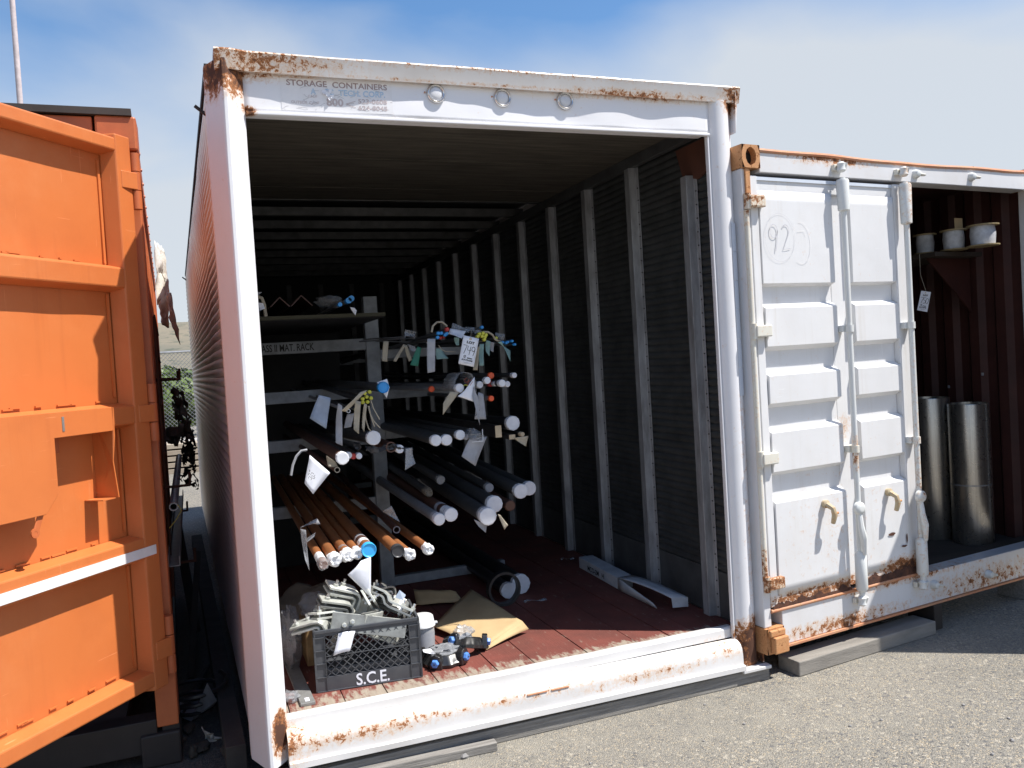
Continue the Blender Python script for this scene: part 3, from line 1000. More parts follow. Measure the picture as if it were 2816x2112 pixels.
# side wall with upright corrugations
mb = MB()
secs = []
y = 0.60
k = 0
prof = []
while y < 6.6:
    for dy, dx in ((0, 0), (0.07, 0), (0.105, -0.036), (0.175, -0.036), (0.21, 0)):
        prof.append((y + dy, dx))
    y += 0.21
mb.loft([[V((ox(y) + dx - 0.012, y, z)) for y, dx in prof] for z in (0.06, 1.0, 1.8, 2.66)], closed=False, caps=False)
mb.build('side_wall', 'orange_side', OC)
MB().prism([(ox(0.5) + 0.004, 0.48, 2.64), (ox(0.5) + 0.004, 0.48, 2.76), (ox(0.5) - 0.07, 0.48, 2.76), (ox(0.5) - 0.07, 0.48, 2.64)], (-0.030 * 6.1, 6.1, 0)).build('top_rail', 'orange_side', OC, bevel=0.004)
MB().prism([(ox(0.5) + 0.004, 0.48, -0.02), (ox(0.5) + 0.004, 0.48, 0.10), (ox(0.5) - 0.07, 0.48, 0.10), (ox(0.5) - 0.07, 0.48, -0.02)], (-0.030 * 6.1, 6.1, 0)).build('bottom_rail', 'dark_steel_and_shade', OC, bevel=0.004)
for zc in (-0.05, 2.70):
    MB().box(ox(.5) - 0.16, ox(.5) + 0.006, 0.45, 0.62, zc - 0.06, zc + 0.09).build('corner_casting', 'dark_steel_and_shade' if zc < 1 else 'orange_side', OC, bevel=0.01)  # bottom casting coloured near black as painted shade
MB().box(ox(.5) - 0.09, ox(.5) + 0.002, 0.47, 0.60, 0.06, 2.64).build('corner_post', 'orange_side', OC, bevel=0.006)
MB().box(-2.70, ox(.5) - 0.17, 0.46, 0.56, 2.655, 2.785).build('door_header', 'orange_side', OC, bevel=0.006)
MB().prism([(-2.80, 0.44, 2.79), (ox(.5) - 0.01, 0.44, 2.79), (ox(6.6) - 0.01, 6.6, 2.79), (-2.9, 6.6, 2.79)], (0, 0, 0.03)).build('roof', 'roof_dark', OC)
MB().box(-2.82, -2.74, 0.47, 6.6, -0.05, 2.78).build('side_wall', 'orange_side', OC)
MB().box(-2.8, ox(6.6), 6.55, 6.6, -0.05, 2.78).build('rear_wall', 'orange_side', OC)
MB().box(-2.74, ox(.5) - 0.09, 0.47, 0.58, -0.05, 0.10).build('door_sill', 'dark_steel_and_shade', OC, bevel=0.005)  # sill darkened in its colour for the shade below the door
MB().box(-2.7, ox(6.0) - 0.06, 0.58, 6.5, 0.02, 0.09).build('floor', 'brown_floor', OC)
for i in range(17):                                             # bolts along the top rail
    y = 0.75 + i * 0.33
    MB().cyl((ox(y) + 0.003, y, 2.70), (ox(y) + 0.010, y, 2.70), 0.010, 0.007, 8).build('bolt', 'orange_side', OC)
# closed second leaf
MB().box(-2.70, -1.62, 0.50, 0.55, 0.12, 2.63).build('door', 'orange_paint', OC, bevel=0.004)

dd = V((-0.628, -0.778, 0))
dn = V((0.778, -0.628, 0))
DO = V((-0.475, 0.414, 0))
UP = V((0, 0, 1))


def dl(u, v, w_):
    return DO + dd * u + dn * w_ + UP * v


mb = MB()


def panelf(a, b):
    u, v = 0.0 + 1.12 * a, 0.30 + 2.36 * b
    return dl(u, v, 0.004 * noise.noise(V((u * 4, v * 2.2, 0))) - 0.003)


mb.grid(panelf, 24, 40)
DOOR = mb.build('door', 'orange_paint', OC, True, solid=0.003, angle=80)
DOOR['label'] = 'orange door leaf swung half open with a white stripe'


def rail(v0, v1, name='door_rail', u0=0.03, u1=1.05, s=0.018, h=0.068):
    mb = MB()
    mb.prism([dl(u0, v0 - s, 0.001), dl(u0, v0, h), dl(u0, v1, h), dl(u0, v1 + s, 0.001)], dd * (u1 - u0))
    return mb.build(name, 'orange_paint', DOOR, bevel=0.006)


rail(2.611, 2.665)
rail(2.025, 2.108)
rail(1.441, 1.516)
rail(0.851, 0.94)
rail(0.292, 0.353)
for (ua, ub, sa, sb) in ((-0.052, 0.032, 0.0, 0.026), (1.045, 1.13, 0.026, 0.0)):
    MB().prism([dl(ua - sa, 0.27, 0.001), dl(ua, 0.27, 0.0695), dl(ub, 0.27, 0.0695), dl(ub + sb, 0.27, 0.001)], UP * (2.685 - 0.27)).build('door_stile', 'orange_paint', DOOR, bevel=0.006)
MB().prism([dl(-0.05, 0.27, -0.05), dl(-0.05, 0.27, -0.006), dl(1.12, 0.27, -0.006), dl(1.12, 0.27, -0.05)], UP * 2.41).build('door_core', 'orange_paint', DOOR)
# welded packing strips beside each panel
for (v0, v1) in ((2.13, 2.57), (1.56, 2.0), (0.98, 1.42), (0.39, 0.83)):
    MB().prism([dl(0.066, v0, 0.0), dl(0.066, v0, 0.008), dl(0.078, v0, 0.008), dl(0.078, v0, 0.0)], UP * (v1 - v0)).build('weld_strip', 'orange_paint', DOOR)
for (v, u, n) in ((2.13, 0.2, 9), (1.545, 0.15, 8), (0.965, 0.2, 9), (0.385, 0.2, 10)):
    mb = MB()
    for i in range(n):
        uu = u + 0.085 * i + random.uniform(0, .07)
        mb.obox(dl(uu, v + random.uniform(-.002, .003), 0.003), dd * random.uniform(.006, .034), UP * .003, dn * .003)
    o = mb.build('weld_beads', 'orange_paint', DOOR)
    o['kind'] = 'stuff'
# white reflective stripe stuck along the third rail and the stile
for (ua, ub, hh) in ((-0.030, 0.1, 0.0720), (0.1, 1.08, 0.0715)):
    MB().prism([dl(ua, 0.860, hh - 0.002), dl(ua, 0.860, hh + 0.001), dl(ua, 0.901, hh + 0.001), dl(ua, 0.901, hh - 0.002)], dd * (ub - ua)).build('white_stripe', 'white_tape', DOOR)
# lock box: cover plate with a cut-out, cheek plate and hasp tab
LB = 0.108
mb = MB()
mb.prism([dl(0.205, 1.425, LB), dl(0.205, 1.523, LB), dl(1.04, 1.523, LB), dl(1.04, 1.148, LB), dl(0.555, 1.148, LB), dl(0.495, 1.215, LB), dl(0.495, 1.425, LB)], dn * 0.005)
mb.build('lock_box_cover', 'orange_paint', DOOR, bevel=0.002)
MB().prism([dl(0.205, 1.519, 0.061), dl(0.205, 1.523, 0.061), dl(1.04, 1.523, 0.061), dl(1.04, 1.519, 0.061)], dn * (LB - 0.061)).build('lock_box_top', 'orange_paint', DOOR)
MB().prism([dl(0.200, 1.150, 0.0), dl(0.198, 1.521, 0.0), dl(0.196, 1.521, LB + 0.004), dl(0.199, 1.40, LB + 0.004), dl(0.207, 1.30, LB - 0.004), dl(0.196, 1.150, LB + 0.002)], dd * 0.005).build('lock_box_cheek', 'orange_paint', DOOR)
MB().prism([dl(0.20, 1.150, 0.002), dl(0.20, 1.146, 0.002), dl(0.27, 1.146, 0.002), dl(0.27, 1.150, 0.002)], dn * 0.095).build('lock_box_base', 'orange_paint', DOOR)
MB().prism([dl(0.40, 1.36, 0.002), dl(0.40, 1.42, 0.002), dl(0.47, 1.42, 0.002), dl(0.47, 1.36, 0.002)], dn * 0.03).build('lock_bracket', 'orange_side', DOOR, bevel=0.003)
MB().obox(dl(0.585, 1.118, 0.10), (dd * 0.012 + UP * 0.004), (UP * 0.040 - dd * 0.018), dn * 0.003).build('hasp_tab', 'orange_side', DOOR, bevel=0.003)
MB().tube(dl(0.600, 1.088, 0.097), dl(0.600, 1.088, 0.104), 0.018, 0.008, 14).build('hasp_eye', 'orange_side', DOOR)
MB().obox(dl(0.452, 1.475, 0.1135), dd * 0.005, UP * 0.028, dn * 0.0014).build('bare_scrape', 'steel_bar', DOOR)
# hinges
for (v0, v1, p0, p1) in ((2.374, 2.622, 2.458, 2.532), (1.352, 1.609, 1.441, 1.516), (0.313, 0.571, 0.395, 0.478)):
    hb = V((-0.376, 0.430, 0))
    hs = (v1 - v0) / 3
    hg = None
    for i in range(3):
        a = v0 + i * hs
        q = MB().cyl(hb + UP * (a + 0.002), hb + UP * (a + hs - 0.002), 0.021, None, 16)
        if hg is None:
            hg = q.build('hinge_barrel', 'orange_side', DOOR, True)
        else:
            q.build('hinge_barrel', 'orange_side', DOOR, True)
    MB().prism([dl(0.012, p0, 0.062), dl(0.012, p0, 0.072), hb + dn * 0.02 + UP * p0, hb + dn * 0.008 + UP * p0], UP * (p1 - p0)).build('hinge_plate', 'orange_paint', DOOR, bevel=0.003)

# ================================================================== RIGHT WHITE CONTAINER
re = V((0.994, 0.109, 0))
rn = V((0.109, -0.994, 0))
RP0 = V((2.47, -0.06, 0))
RC = thing('shipping_container', 'rust streaked white shipping container with one door shut and the other swung out', 'container', RP0 + re * 1.22 - rn * 3 + UP * 0.02)


def rl(u, v, w_):
    return RP0 + re * u + rn * w_ + UP * v


def rbox(u0, u1, v0, v1, w0, w1, mb=None):
    return (mb or MB()).obox(rl((u0 + u1) / 2, (v0 + v1) / 2, (w0 + w1) / 2), re * ((u1 - u0) / 2), UP * ((v1 - v0) / 2), rn * ((w1 - w0) / 2))


def rs(u, v, w_):
    return RP0 + re * u + V((-0.012, -1, 0)) * w_ + UP * v


RW_ = 2.50
DEP = -6.05
for (u0, u1, v0, v1) in ((-0.02, 0.10, 2.515, 2.632), (RW_ - 0.12, RW_, 2.515, 2.632), (-0.02, 0.10, 0.022, 0.155), (RW_ - 0.12, RW_, 0.022, 0.155)):
    mb = MB()
    uc, vc, au, av = (u0 + u1) / 2, (v0 + v1) / 2, (u1 - u0) / 2, (v1 - v0) / 2
    outer = [(-au, -av), (au, -av), (au, av), (-au, av)]
    inner = [(0.036 * math.cos(R(a)) * (1.0 if abs(math.sin(R(a))) < .8 else .85), 0.047 * math.sin(R(a))) for a in range(-135, 225, 30)]
    fr = [rl(uc + x, vc + yv, 0.018) for x, yv in inner]
    bk = [rl(uc + x, vc + yv, -0.02) for x, yv in inner]
    mb.loft([fr, bk], True, False)
    # front face with hole: fan of quads between the oval and the square
    ring = []
    for x, yv in inner:
        k = min(au / max(abs(x), 1e-5), av / max(abs(yv), 1e-5))
        ring.append(rl(uc + x * k, vc + yv * k, 0.018))
    mb.loft([fr, ring], True, False)
    for c in range(4):
        a, b = outer[c], outer[(c + 1) % 4]
    mb.loft([[rl(uc + x, vc + yv, 0.0178) for x, yv in outer], [rl(uc + x, vc + yv, -0.16) for x, yv in outer]], True, False)
    mb.build('corner_casting', 'rusty_casting', RC)
    rbox(u0 + 0.012, u1 - 0.012, v0 + 0.012, v1 - 0.012, -0.10, -0.03).build('casting_hollow', 'hollow_shade', RC)  # black block painted as the shade inside the casting
rbox(0.002, 0.096, 0.03, 0.115, 0.019, 0.055).build('casting_lug', 'rusty_casting', RC, bevel=0.006)
rbox(-0.012, 0.09, 0.116, 0.150, 0.019, 0.040).build('casting_lug', 'rusty_casting', RC, bevel=0.006)
# frame members
rbox(0.105, RW_ - 0.125, 2.497, 2.600, -0.10, 0.006).build('top_beam', 'rail_white', RC, bevel=0.004)
mb = MB()
secs = []
for i in range(31):
    u = 0.10 + (RW_ - 0.22) * i / 30
    j = 0.006 * noise.noise(V((u * 2.5, 0, 4))) - 0.012 * math.exp(-((u - 1.3) / 0.8) ** 2) + 0.004
    secs.append([rl(u, 2.598 + j, -0.12), rl(u, 2.598 + j, 0.012), rl(u, 2.607 + j, 0.016), rl(u, 2.618 + j, 0.010), rl(u, 2.622 + j, -0.12)])
mb.loft(secs)
mb.build('top_flange', 'rusty_edge', RC, True, angle=30)
rbox(0.105, RW_ - 0.125, 0.048, 0.228, -0.10, 0.004).build('bottom_beam', 'rail_white', RC, bevel=0.004)
MB().cyl(rl(0.03, 0.237, 0.004), rl(1.2, 0.237, 0.004), 0.010, None, 10).build('sill_lip', 'rusty_edge', RC, True)
rbox(0.105, RW_ - 0.125, 0.036, 0.047, -0.05, 0.016).build('bottom_flange', 'rusty_edge', RC)
rbox(-0.015, 0.034, 0.156, 2.514, -0.10, 0.000).build('corner_post', 'rail_white', RC, bevel=0.005)
rbox(0.002, 0.034, 2.33, 2.513, 0.001, 0.012).build('post_edge', 'rusty_casting', RC, bevel=0.003)
rbox(RW_ - 0.05, RW_, 0.156, 2.514, -0.10, 0.0).build('corner_post', 'rail_white', RC, bevel=0.005)
# shell
prof = []
y = -0.13
while y > DEP:
    for dy, dx in ((0, 0), (0.07, 0), (0.105, 0.036), (0.175, 0.036)):
        prof.append((y - dy, dx))
    y -= 0.21
for (uw, sg) in ((0.005, 1), (RW_ - 0.01, -1)):
    MB().loft([[rs(uw + sg * dx, v, w_) for w_, dx in [(-0.06, 0)] + prof] for v in (0.10, 2.60)], closed=False, caps=False).build('side_wall', 'maroon', RC, solid=0.003)


def rslab(u0, u1, v0, v1, w0, w1):
    return MB().prism([rs(u0, v0, w0), rs(u1, v0, w0), rs(u1, v0, w1), rs(u0, v0, w1)], UP * (v1 - v0))


rslab(0, RW_, 0.05, 2.6, DEP - 0.05, DEP).build('rear_wall', 'maroon', RC)
rslab(-0.01, RW_, 2.60, 2.615, DEP, -0.02).build('roof', 'maroon', RC)
rslab(0.03, RW_ - 0.03, 0.17, 0.205, DEP, -0.101).build('floor', 'brown_floor', RC)
rslab(0.02, RW_ - 0.02, 0.205, 0.222, -0.2, -0.06).build('floor_edge', 'brown_floor', RC)


def make_leaf(org, e, n_, name):
    """container door leaf: stepped pressed panel with frame; local u along e, w along n_"""
    P = lambda u, v, w_: org + e * u + UP * v + n_ * w_
    WL = 1.165
    # vertical profile of the pressed panel (v, w)
    pr = [(0.31, 0.010), (0.79, 0.010), (0.815, -0.032), (0.93, -0.032), (0.955, 0.010), (1.155, 0.010), (1.18, -0.032), (1.285, -0.032), (1.31, 0.010), (1.45, 0.010), (1.475, -0.032), (1.58, -0.032), (1.605, 0.010), (1.80, 0.010), (1.825, -0.032), (1.915, -0.032), (1.93, 0.006), (2.405, 0.006)]
    pr2 = []
    for (v, w_), (v2, w2) in zip(pr[:-1], pr[1:]):
        pr2.append((v, w_))
        if v2 - v > 0.06:
            k = int((v2 - v) / 0.05)
            pr2 += [(v + (v2 - v) * i / k, w_ + (w2 - w_) * i / k) for i in range(1, k)]
    pr2.append(pr[-1])
    obs = []
    root = None
    for (ua, ub) in ((0.060, 0.598), (0.718, 1.088)):
        mb = MB()
        secs = []
        nn = 14
        for i in range(nn + 1):
            u = ua + (ub - ua) * i / nn
            # the panel rises from the flat frame at both ends
            edge = 0.0 if i in (0, nn) else 1.0
            row = []
            for v, w_ in pr2:
                d = 0.004 * noise.noise(V((u * 3 + ua * 9, v * 2.5, 8)))
                row.append(P(u, v, (w_ + d) if edge else (-0.034 if True else w_)))
            secs.append(row)
        # second and second-last columns sit close to the ends so that the pressings look square
        mb.loft(secs[:1] + [[p + e * (0.012 - (ub - ua) / nn) for p in secs[1]]] + secs[1:-1] + [[p + e * ((ub - ua) / nn - 0.010) for p in secs[-2]]] + secs[-1:], closed=False, caps=False)
        q = mb.build('door_panel' if root else name, 'door_white', root or RC, True, solid=0.003, angle=32)
        if root is None:
            root = q
    def bx(u0, u1, v0, v1, w0, w1, nm, mt='door_white', bev=0.004):
        c = P((u0 + u1) / 2, (v0 + v1) / 2, (w0 + w1) / 2)
        return MB().obox(c, e * ((u1 - u0) / 2), UP * ((v1 - v0) / 2), n_ * ((w1 - w0) / 2)).build(nm, mt, root, bevel=bev)
    bx(0.012, 0.062, 0.255, 2.48, -0.045, 0.004, 'door_stile')
    bx(1.086, WL, 0.255, 2.48, -0.045, 0.006, 'door_stile')
    bx(0.596, 0.720, 0.255, 2.48, -0.046, -0.030, 'door_spine')
    bx(0.062, 1.086, 2.404, 2.479, -0.045, -0.010, 'top_rail')
    bx(0.062, 0.597, 0.256, 0.311, -0.045, 0.0055, 'bottom_rail')
    bx(0.719, 1.086, 0.256, 0.311, -0.045, 0.0055, 'bottom_rail')
    bx(0.06, 1.16, 2.46, 2.478, -0.009, -0.003, 'gasket', 'pale_tape', 0.0)
    # broken rusty bottom edge
    for (ua, ub) in ((0.02, 0.60), (0.70, 1.13)):
        mb = MB()
        nn = int((ub - ua) / 0.006)
        lo, hi = [], []
        for i in range(nn + 1):
            u = ua + (ub - ua) * i / nn
            a = noise.noise(V((u * 16, ua * 7, 2))) + 0.6 * noise.noise(V((u * 55, 3, ua)))
            lo.append(P(u, 0.246 + 0.003 * noise.noise(V((u * 40, 0, 9))), 0.0085))
            hi.append(P(u, 0.262 + 0.034 * max(0, a + 0.15) + (0.02 if ua > .5 else 0), 0.0075))
        mb.loft([lo, hi], closed=False, caps=False)
        mb.build('rust_edge', 'rust_dark', root, solid=0.002)
    return P, root, bx


LP, LEAF, lbx = make_leaf(RP0 + re * 0.022, re, rn, 'door')
LEAF['label'] = 'closed white door leaf with two locking rods'
# rust holes in the panel
for (u, v, a, b) in ((0.93, 0.505, 0.028, 0.010), (1.03, 0.42, 0.022, 0.008), (1.055, 0.46, 0.006, 0.03)):
    mb = MB()
    rnd = random.Random(int(u * 100))
    mb.add([LP(u + a * math.cos(t_) * rnd.uniform(.7, 1.2), v + b * math.sin(t_) * rnd.uniform(.6, 1.3), 0.0165) for t_ in [i * 0.57 for i in range(11)]], [tuple(range(11))])
    mb.build('rust_hole', 'rusty_gusset', LEAF)
# locking rods
for (u, rr, off) in ((0.652, 0.0155, 0.050), (1.150, 0.0155, 0.052)):
    uu = u - 0.022
    top = 2.545
    rod = MB().cyl(LP(uu, 0.20, off), LP(uu, top - 0.06, off), rr, None, 16).build('lock_rod', 'rod_paint', LEAF, True)
    ln = 0.17 if u < 1 else 0.23
    MB().rev(LP(uu, top - 0.07 - ln, off), UP, [(0, 0.02), (0.006, 0.030), (ln - 0.01, 0.034), (ln, 0.030)], 16).build('rod_sleeve', 'rod_paint', rod, True)
    MB().rev(LP(uu, 0.245, off), UP, [(0, 0.026), (0.012, 0.032), (0.20, 0.031), (0.215, 0.022)], 16).build('rod_sleeve', 'rod_paint', rod, True)
    for v in (1.675, 1.02):
        MB().cyl(LP(uu, v - 0.019, off), LP(uu, v + 0.019, off), 0.022, None, 14).build('rod_bracket', 'hinge_paint' if v < 1.2 and u < 1 else 'rod_paint', rod, True)
        lbx(uu - 0.035, uu + 0.035, v - 0.018, v + 0.018, -0.03, off - 0.012, 'bracket_foot', 'hinge_paint' if v < 1.2 and u < 1 else 'rod_paint')
    # cams and keepers, top and bottom
    for v, sg in ((top, 1), (0.185, -1)):
        MB().rev(LP(uu - 0.004, v - 0.03 * sg, off), UP * sg, [(0, 0.016), (0.01, 0.024), (0.03, 0.019), (0.045, 0.022), (0.055, 0.012)], 12).build('rod_cam', 'rod_paint', rod, True)
        MB().cyl(LP(uu + 0.025, v - 0.012, off - 0.01), LP(uu + 0.028, v + 0.020, off + 0.006), 0.013, 0.009, 10).build('rod_keeper', 'rod_paint', rod, True)
        lbx(uu - 0.03, uu + 0.045, v - 0.016, v + 0.016, -0.006 if sg > 0 else 0.007, off - 0.022, 'keeper_plate', 'hinge_paint')
    # handle with its hub
    hub = LP(uu - 0.012, 0.70, off + 0.018)
    MB().rev(hub, rn, [(-0.012, 0.034), (0.010, 0.034), (0.018, 0.026), (0.020, 0.012)], 20).build('handle_hub', 'rod_paint', rod, True)
    MB().sweep([hub - UP * 0.02, hub - UP * 0.10 + rn * 0.012 - re * 0.006, hub - UP * 0.16 + rn * 0.02, hub - UP * 0.25 + rn * 0.012 + re * 0.012], [0.012, 0.016, 0.020, 0.011], 8).build('handle', 'rod_paint', rod, True)
    # hasp that holds the handle
    hu = uu - 0.215
    c = LP(hu, 0.745, 0.012)
    MB().rev(c, rn, [(0, 0.020), (0.02, 0.022), (0.026, 0.012)], 14).build('handle_catch', 'catch_paint', LEAF, True)
    MB().sweep([c + rn * 0.015, c + rn * 0.055 + re * 0.006 - UP * 0.02, c + rn * 0.06 + re * 0.010 - UP * 0.055, c + rn * 0.045 + re * 0.012 - UP * 0.10], [0.016, 0.014, 0.016, 0.012], 8).build('catch_arm', 'catch_paint', LEAF, True)
    MB().cyl(c + rn * 0.058 + re * 0.0 - UP * 0.05, c + rn * 0.062 + re * 0.035 - UP * 0.045, 0.009, 0.007, 8).build('catch_pin', 'rusty_casting', LEAF, True)
# keepers left on the frame for the other leaf's rods
for (u, v, mm) in ((1.305, 2.545, 0), (1.812, 2.553, 0), (1.30, 0.152, 1), (1.81, 0.125, 1)):
    MB().rev(rl(u, v, 0.004), rn, [(0, 0.028), (0.012, 0.026), (0.03, 0.018), (0.034, 0.008)], 12).build('cam_keeper', 'rod_paint', RC, True)
    MB().cyl(rl(u + 0.01, v - 0.004, 0.028), rl(u + 0.045, v - 0.008, 0.036), 0.012, 0.008, 8).build('cam_pin', 'hinge_paint', RC, True)
# hinges of the shut leaf
for v in (2.345, 1.685, 1.03, 0.385):
    MB().obox(rl(0.055, v, 0.022), re * 0.052, UP * 0.030, rn * 0.017).build('hinge_blade', 'hinge_paint', LEAF, bevel=0.006)
    MB().cyl(rl(0.004, v - 0.04, 0.014), rl(0.004, v + 0.04, 0.014), 0.018, None, 14).build('hinge_barrel', 'hinge_paint', LEAF, True)
MB().cyl(rl(0.0, 0.40, 0.006), rl(0.0, 2.30, 0.006), 0.014, None, 12).build('post_bar', 'hinge_paint', RC, True)
# pencilled 92 in a ring
M92 = frame(LP(0.12, 2.10, 0.0125), re, UP)
strokes('pencil_number', digits('92', 0.135, 0.085), 'pencil', LEAF, M92, 0.0045)
strokes('pencil_ring', [arc(0.075, 0.065, 0.105, 0.125, 20, 370, 30)], 'pencil', LEAF, M92, 0.0015)
strokes('pencil_ring', [arc(0.225, 0.04, 0.07, 0.11, 100, -120, 20), [(0.2, .1), (0.25, .105), (.26, .08)]], 'decal_film', LEAF, M92, 0.0022)

# the other leaf, swung out to the right: it throws the shadow on the asphalt
HR = rl(RW_ - 0.022, 0, 0)
free = V((4.31, -0.90, 0))
e2 = (free - V((HR.x, HR.y, 0))).normalized()
n2 = V((e2.y, -e2.x, 0))
if n2.dot(V((0.7, -0.7, 0))) < 0:
    n2 = -n2
P2, LEAF2, bx2 = make_leaf(V((HR.x, HR.y, 0)) - e2 * 0.012, e2, n2, 'door')
LEAF2['label'] = 'white door leaf swung out'
for u in (0.42, 0.92):
    MB().cyl(P2(u, 0.22, 0.05), P2(u, 2.5, 0.05), 0.0155, None, 12).build('lock_rod', 'rod_paint', LEAF2, True)
bx2(0.0, 1.16, 0.25, 2.47, -0.05, -0.046, 'inner_skin', 'maroon', 0.0)
# timbers under this container
o = MB().obox(rl(0.68, (GZ - 0.032) / 2, -0.005), re * 0.54, rn * 0.075, UP * ((-0.032 - GZ) / 2)).build('timber_beam', 'dusty_timber', bevel=0.006)
tag(o, 'pale grey timber under the bottom rail of the closed white door', 'timber')
o = MB().obox(rl(1.30, (GZ + 0.036) / 2, -0.06), re * 0.035, rn * 0.09, UP * ((0.036 - GZ) / 2)).build('timber_block', 'dark_steel_and_shade', bevel=0.004)
tag(o, 'dark block propping up the open right hand container', 'block')
o = MB().obox(rl(2.3, (GZ + 0.02) / 2, -0.09), re * 0.12, rn * 0.09, UP * ((0.02 - GZ) / 2)).build('timber_block', 'grey_timber', bevel=0.004)
tag(o, 'grey block under the far corner of the right hand container', 'block')

# ================================================================== PIPE RACK IN THE WHITE CONTAINER
RY = 1.9
LV_L = [1.815, 1.50, 1.19, 0.765]        # tops of the left hand beams
LV_R = [1.735, 1.465, 1.20, 0.85]
rack = thing('pipe_rack', 'grey steel pipe rack with a stencilled top beam inside the white container', 'rack', (0.5, RY, FZ))
for fy in (RY, 4.3, 6.6):
    for (x0, x1) in ((-0.02, 0.06), (0.872, 0.962)):
        MB().box(x0, x1, fy - 0.035, fy + 0.035, FZ, 2.09 if x0 > 0.5 else 2.2).build('rack_post', 'rack_paint', rack, bevel=0.003)
    for k, z in enumerate(LV_L):
        bm_ = MB().box(0.061, 0.871, fy - 0.028, fy + 0.028, z - 0.075, z).build('rack_beam', 'rack_paint', rack, bevel=0.003)
        if k == 0 and fy == RY:
            M = Matrix(((1, 0, 0, 0.160), (0, 0, -1, fy - 0.0295), (0, 1, 0, z - 0.058), (0, 0, 0, 1)))
            lettering('stencil', 'CLASS II MAT. RACK', 'stencil', bm_, M, 0.064, 0.375, 'LEFT', 0.001)
    for z in LV_R + [0.215]:
        MB().box(0.963, 1.62 if z > 0.3 else 1.75, fy - 0.028, fy + 0.028, z - 0.06, z).build('rack_arm', 'rack_paint', rack, bevel=0.003)
MB().box(0.05, 0.86, 1.17, 1.20, 1.915, 1.935).build('shelf_edge', 'shelf_olive', rack)
MB().box(0.05, 0.86, 1.20, 4.2, 1.91, 1.93).build('shelf_board', 'interior_dark', rack)
MB().box(0.05, 0.86, 2.9, 2.96, FZ, 1.91).build('shelf_support', 'interior_dark', rack)


# ------------------------------------------------------------------ pipes
def pipe_end(t, tip, ax, r, kind, capm):
    """ax points out of the tip"""
    if kind == 'disc':                      # paper taped over the end
        mb = MB()
        n = 12
        mb.loft([mb.circ(tip - ax * 0.035, ax, r * 1.05, n, 0.03), mb.circ(tip + ax * 0.001, ax, r * 1.06, n, 0.02), mb.circ(tip + ax * 0.004, ax, r * 0.93, n, 0.03)])
        mb.build('end_cap', capm, t)
    elif kind == 'wrap':                    # crumpled bag over the end
        mb = MB()
        n = 16
        secs = []
        for d, k in ((-0.05, 1.08), (-0.03, 1.02), (-0.012, 1.2), (0.004, 1.12), (0.014, 0.8), (0.010, 0.35)):
            c = mb.circ(tip + ax * d, ax, r * k, n, 0.14)
            secs.append([p + ax * random.uniform(-.006, .006) for p in c])
        mb.loft(secs)
        mb.build('end_cap', capm, t, True, angle=45)
    elif kind == 'plug':                    # moulded cap with a rim
        mb = MB()
        mb.rev(tip - ax * 0.028, ax, [(0, r * 1.0), (0.002, r * 1.1), (0.030, r * 1.12), (0.035, r * 1.05), (0.0325, r * 0.90), (0.0305, r * 0.86), (0.0305, r * 0.01)], 20)
        mb.build('end_cap', capm, t, True, angle=40)
    elif kind == 'small':                   # little slip-on cap
        mb = MB()
        mb.rev(tip - ax * 0.02, ax, [(0, r * 1.12), (0.018, r * 1.12), (0.0215, r * 0.9), (0.022, r * 0.1)], 12)
        mb.build('end_cap', capm, t, True, angle=40)
    elif kind == 'ring':                    # open pipe with coloured inside
        MB().tube(tip - ax * 0.004, tip + ax * 0.002, r * 1.04, r * 0.80, 20).build('end_ring', capm, t)


def pipe(z, x, y, rz, yt, kind, body, capm, label, group=None, name='pipe', ztop=None, ln=3.4, cat='pipe', yaw=0.0, bands=None):
    tip = atY(z(x, y), yt)
    r = rz * (800 / 2212 / D) * scale_at(tip)
    ax = V((yaw, 1, 0)).normalized()
    if ztop is not None:
        rise = max(-0.035, min(0.055, (ztop + r - tip.z) / (RY - yt)))
        ax = V((yaw, 1, rise)).normalized()
    t = thing(name, label, cat, tip + ax * (ln / 2) - UP * r, group)
    rb = r * (0.90 if kind == 'disc' else 0.92 if kind in ('wrap', 'plug') else 1.0 if kind != 'small' else 0.8)
    if kind in ('open', 'ring'):
        MB().tube(tip, tip + ax * ln, rb, rb * 0.82, 20).build('tube', body, t, True)
        if kind == 'open':
            MB().tube(tip - ax * 0.002, tip + ax * 0.003, rb * 1.01, rb * 0.80, 20).build('end_ring', capm, t)
    else:
        MB().cyl(tip, tip + ax * ln, rb, None, 20 if r > 0.012 else 10).build('tube', body, t, True)
    for (a, b, m) in bands or []:
        MB().cyl(tip + ax * a, tip + ax * b, rb * 1.06, rb * 1.05, 18, jit=0.02).build('tape_band', m, t)
    if kind not in ('open', 'none'):
        pipe_end(t, tip, -ax, r, kind, capm)
    return tip, r


L3, L2, L1 = LV_L[3], LV_L[2], LV_L[1]
